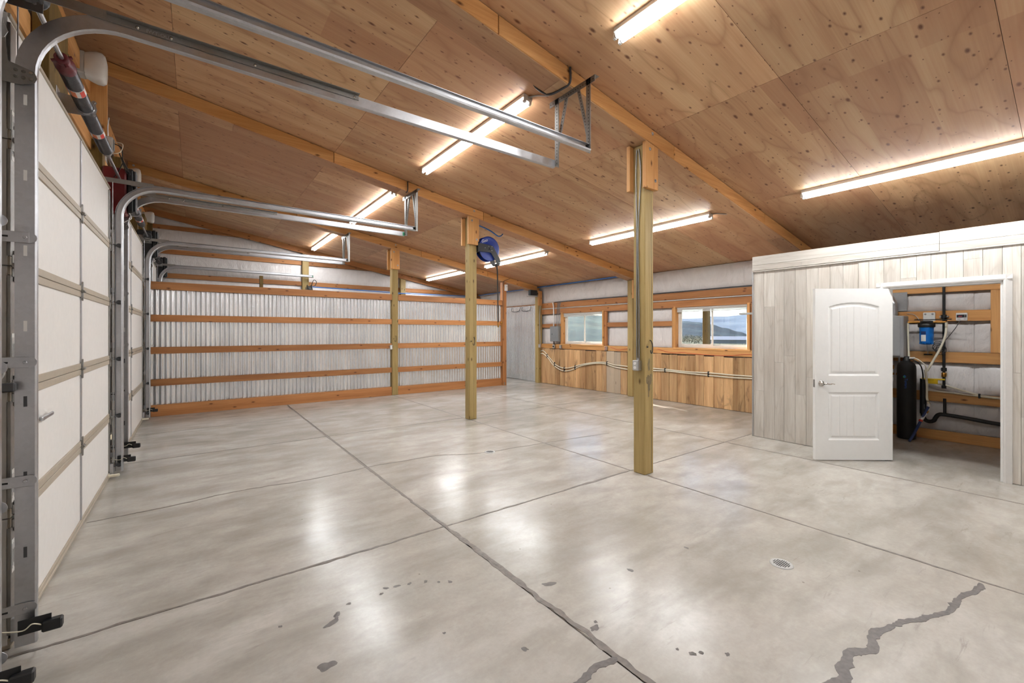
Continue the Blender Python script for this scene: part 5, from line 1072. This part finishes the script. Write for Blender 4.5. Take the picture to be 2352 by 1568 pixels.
# azimuths: near window about 57..66 deg, far window about 43..50 deg
hill('hillside', 'hill', [(30, 23.5), (40, 21.7), (43, 20.4), (45, 19.5), (46.5, 18.1), (48, 15.9), (50, 16.5), (53, 14.5), (56, 5.4), (57, -2)], 120, 375, 'green hillside with a painted haze tint filling the far window', 3.1)
hill('hillside', 'hill2', [(46, 20), (52, 26), (56, 25.0), (58.5, 24.0), (60, 21.5), (61.5, 17), (63, 10), (64.5, 3), (66, -6), (70, -12)], 530, 900, 'dark wooded hill with a painted haze tint in the near window', 8.4, zb=-10)
hill('mountain', 'mount', [(20, 150), (40, 160), (50, 175), (56, 182), (58, 180), (60, 183), (61.5, 205), (63, 200), (64.5, 215), (66, 235), (70, 230), (80, 200)], 3200, 6000, 'distant mountain ridge painted haze blue in the near window', 14.2, zb=-60, cat='mountain')
pp = empty('porch_post', (10.65, 5.90, -0.3), 'dark wooden post standing outside the near window', 'post'); B(10.58, 10.72, 5.83, 5.97, -0.3, 3.6, 0.008).build('shaft', 'treated_dark_z', pp); B(10.55, 10.75, 5.80, 6.0, 3.6, 3.75, 0.006).build('cap', 'treated_dark_z', pp); B(10.54, 10.76, 5.79, 6.01, -0.3, -0.1, 0.006).build('footing', 'grey', pp)
def shrub(az, D, h, w, mat, lab, seed):
    x, y = D * math.sin(math.radians(az)), D * math.cos(math.radians(az)); zb = -2.0 - 60.0 * max(0, (x - 110)) / 5890
    o = empty('valley_tree', (x, y, zb), lab, 'tree', 'bare spring trees beyond the window'); rr = random.Random(seed)
    MB().tube([(x, y, zb), (x, y, zb + h * 0.4)], [h * 0.03, h * 0.02], 6).build('trunk', 'shrub', o)
    mb = MB()
    for k in range(420):
        u = rr.uniform(0, 2 * math.pi); v = rr.uniform(-0.9, 1); q = rr.uniform(0.5, 1) ; s_ = math.sqrt(max(0, 1 - v * v)); c = Vector((x + w * q * s_ * math.cos(u), y + w * q * s_ * math.sin(u), zb + h * 0.5 + h * 0.5 * q * v))
        e = h * rr.uniform(0.03, 0.08); d1 = Vector((rr.uniform(-1, 1), rr.uniform(-1, 1), rr.uniform(-1, 1))).normalized() * e; d2 = d1.orthogonal().normalized() * e * 0.7
        mb.add([c - d1, c + d2, c + d1, c - d2], [(0, 1, 2, 3)])
    mb.build('foliage', mat, o, kind='stuff')
sp = [(57.2, 5.5), (57.9, 6.2), (58.5, 6.8), (59.1, 7.2), (59.7, 6.6), (60.2, 6.4), (61.4, 5.2), (61.9, 6.0), (62.5, 6.6), (63.1, 5.8), (63.7, 5.0), (64.3, 6.4), (64.9, 5.6)]
ords = ['first', 'second', 'third', 'fourth', 'fifth', 'sixth', 'seventh', 'eighth', 'ninth', 'tenth', 'eleventh', 'twelfth', 'thirteenth']
for i, (a, h) in enumerate(sp): shrub(a, 150 + 9 * (i % 4), h * 0.44, h * 0.34, 'leafgreen' if i in (6, 10) else 'shrub', '%s valley tree from the left in the near window' % ords[i], i + 5)
o = empty('shed', (135, 72, -1.5), 'low shed with a pale metal roof in the near window', 'shed')
sx, sy = 120 * math.sin(math.radians(63.2)), 120 * math.cos(math.radians(63.2)); mr = Matrix.Translation((sx, sy, 0)) @ Matrix.Rotation(math.radians(27), 4, 'Z')
B(-3, 3, -5, 5, -1.2, -0.25).xf(mr).build('walls', 'grey', o); MB().prism([(-3.6, -0.3), (3.6, -0.3), (0, 0.55)], -5.4, 5.4, mr @ Matrix(((1, 0, 0, 0), (0, 0, -1, 0), (0, 1, 0, 0), (0, 0, 0, 1)))).build('roof', 'alu', o)
bpy.context.view_layer.update()
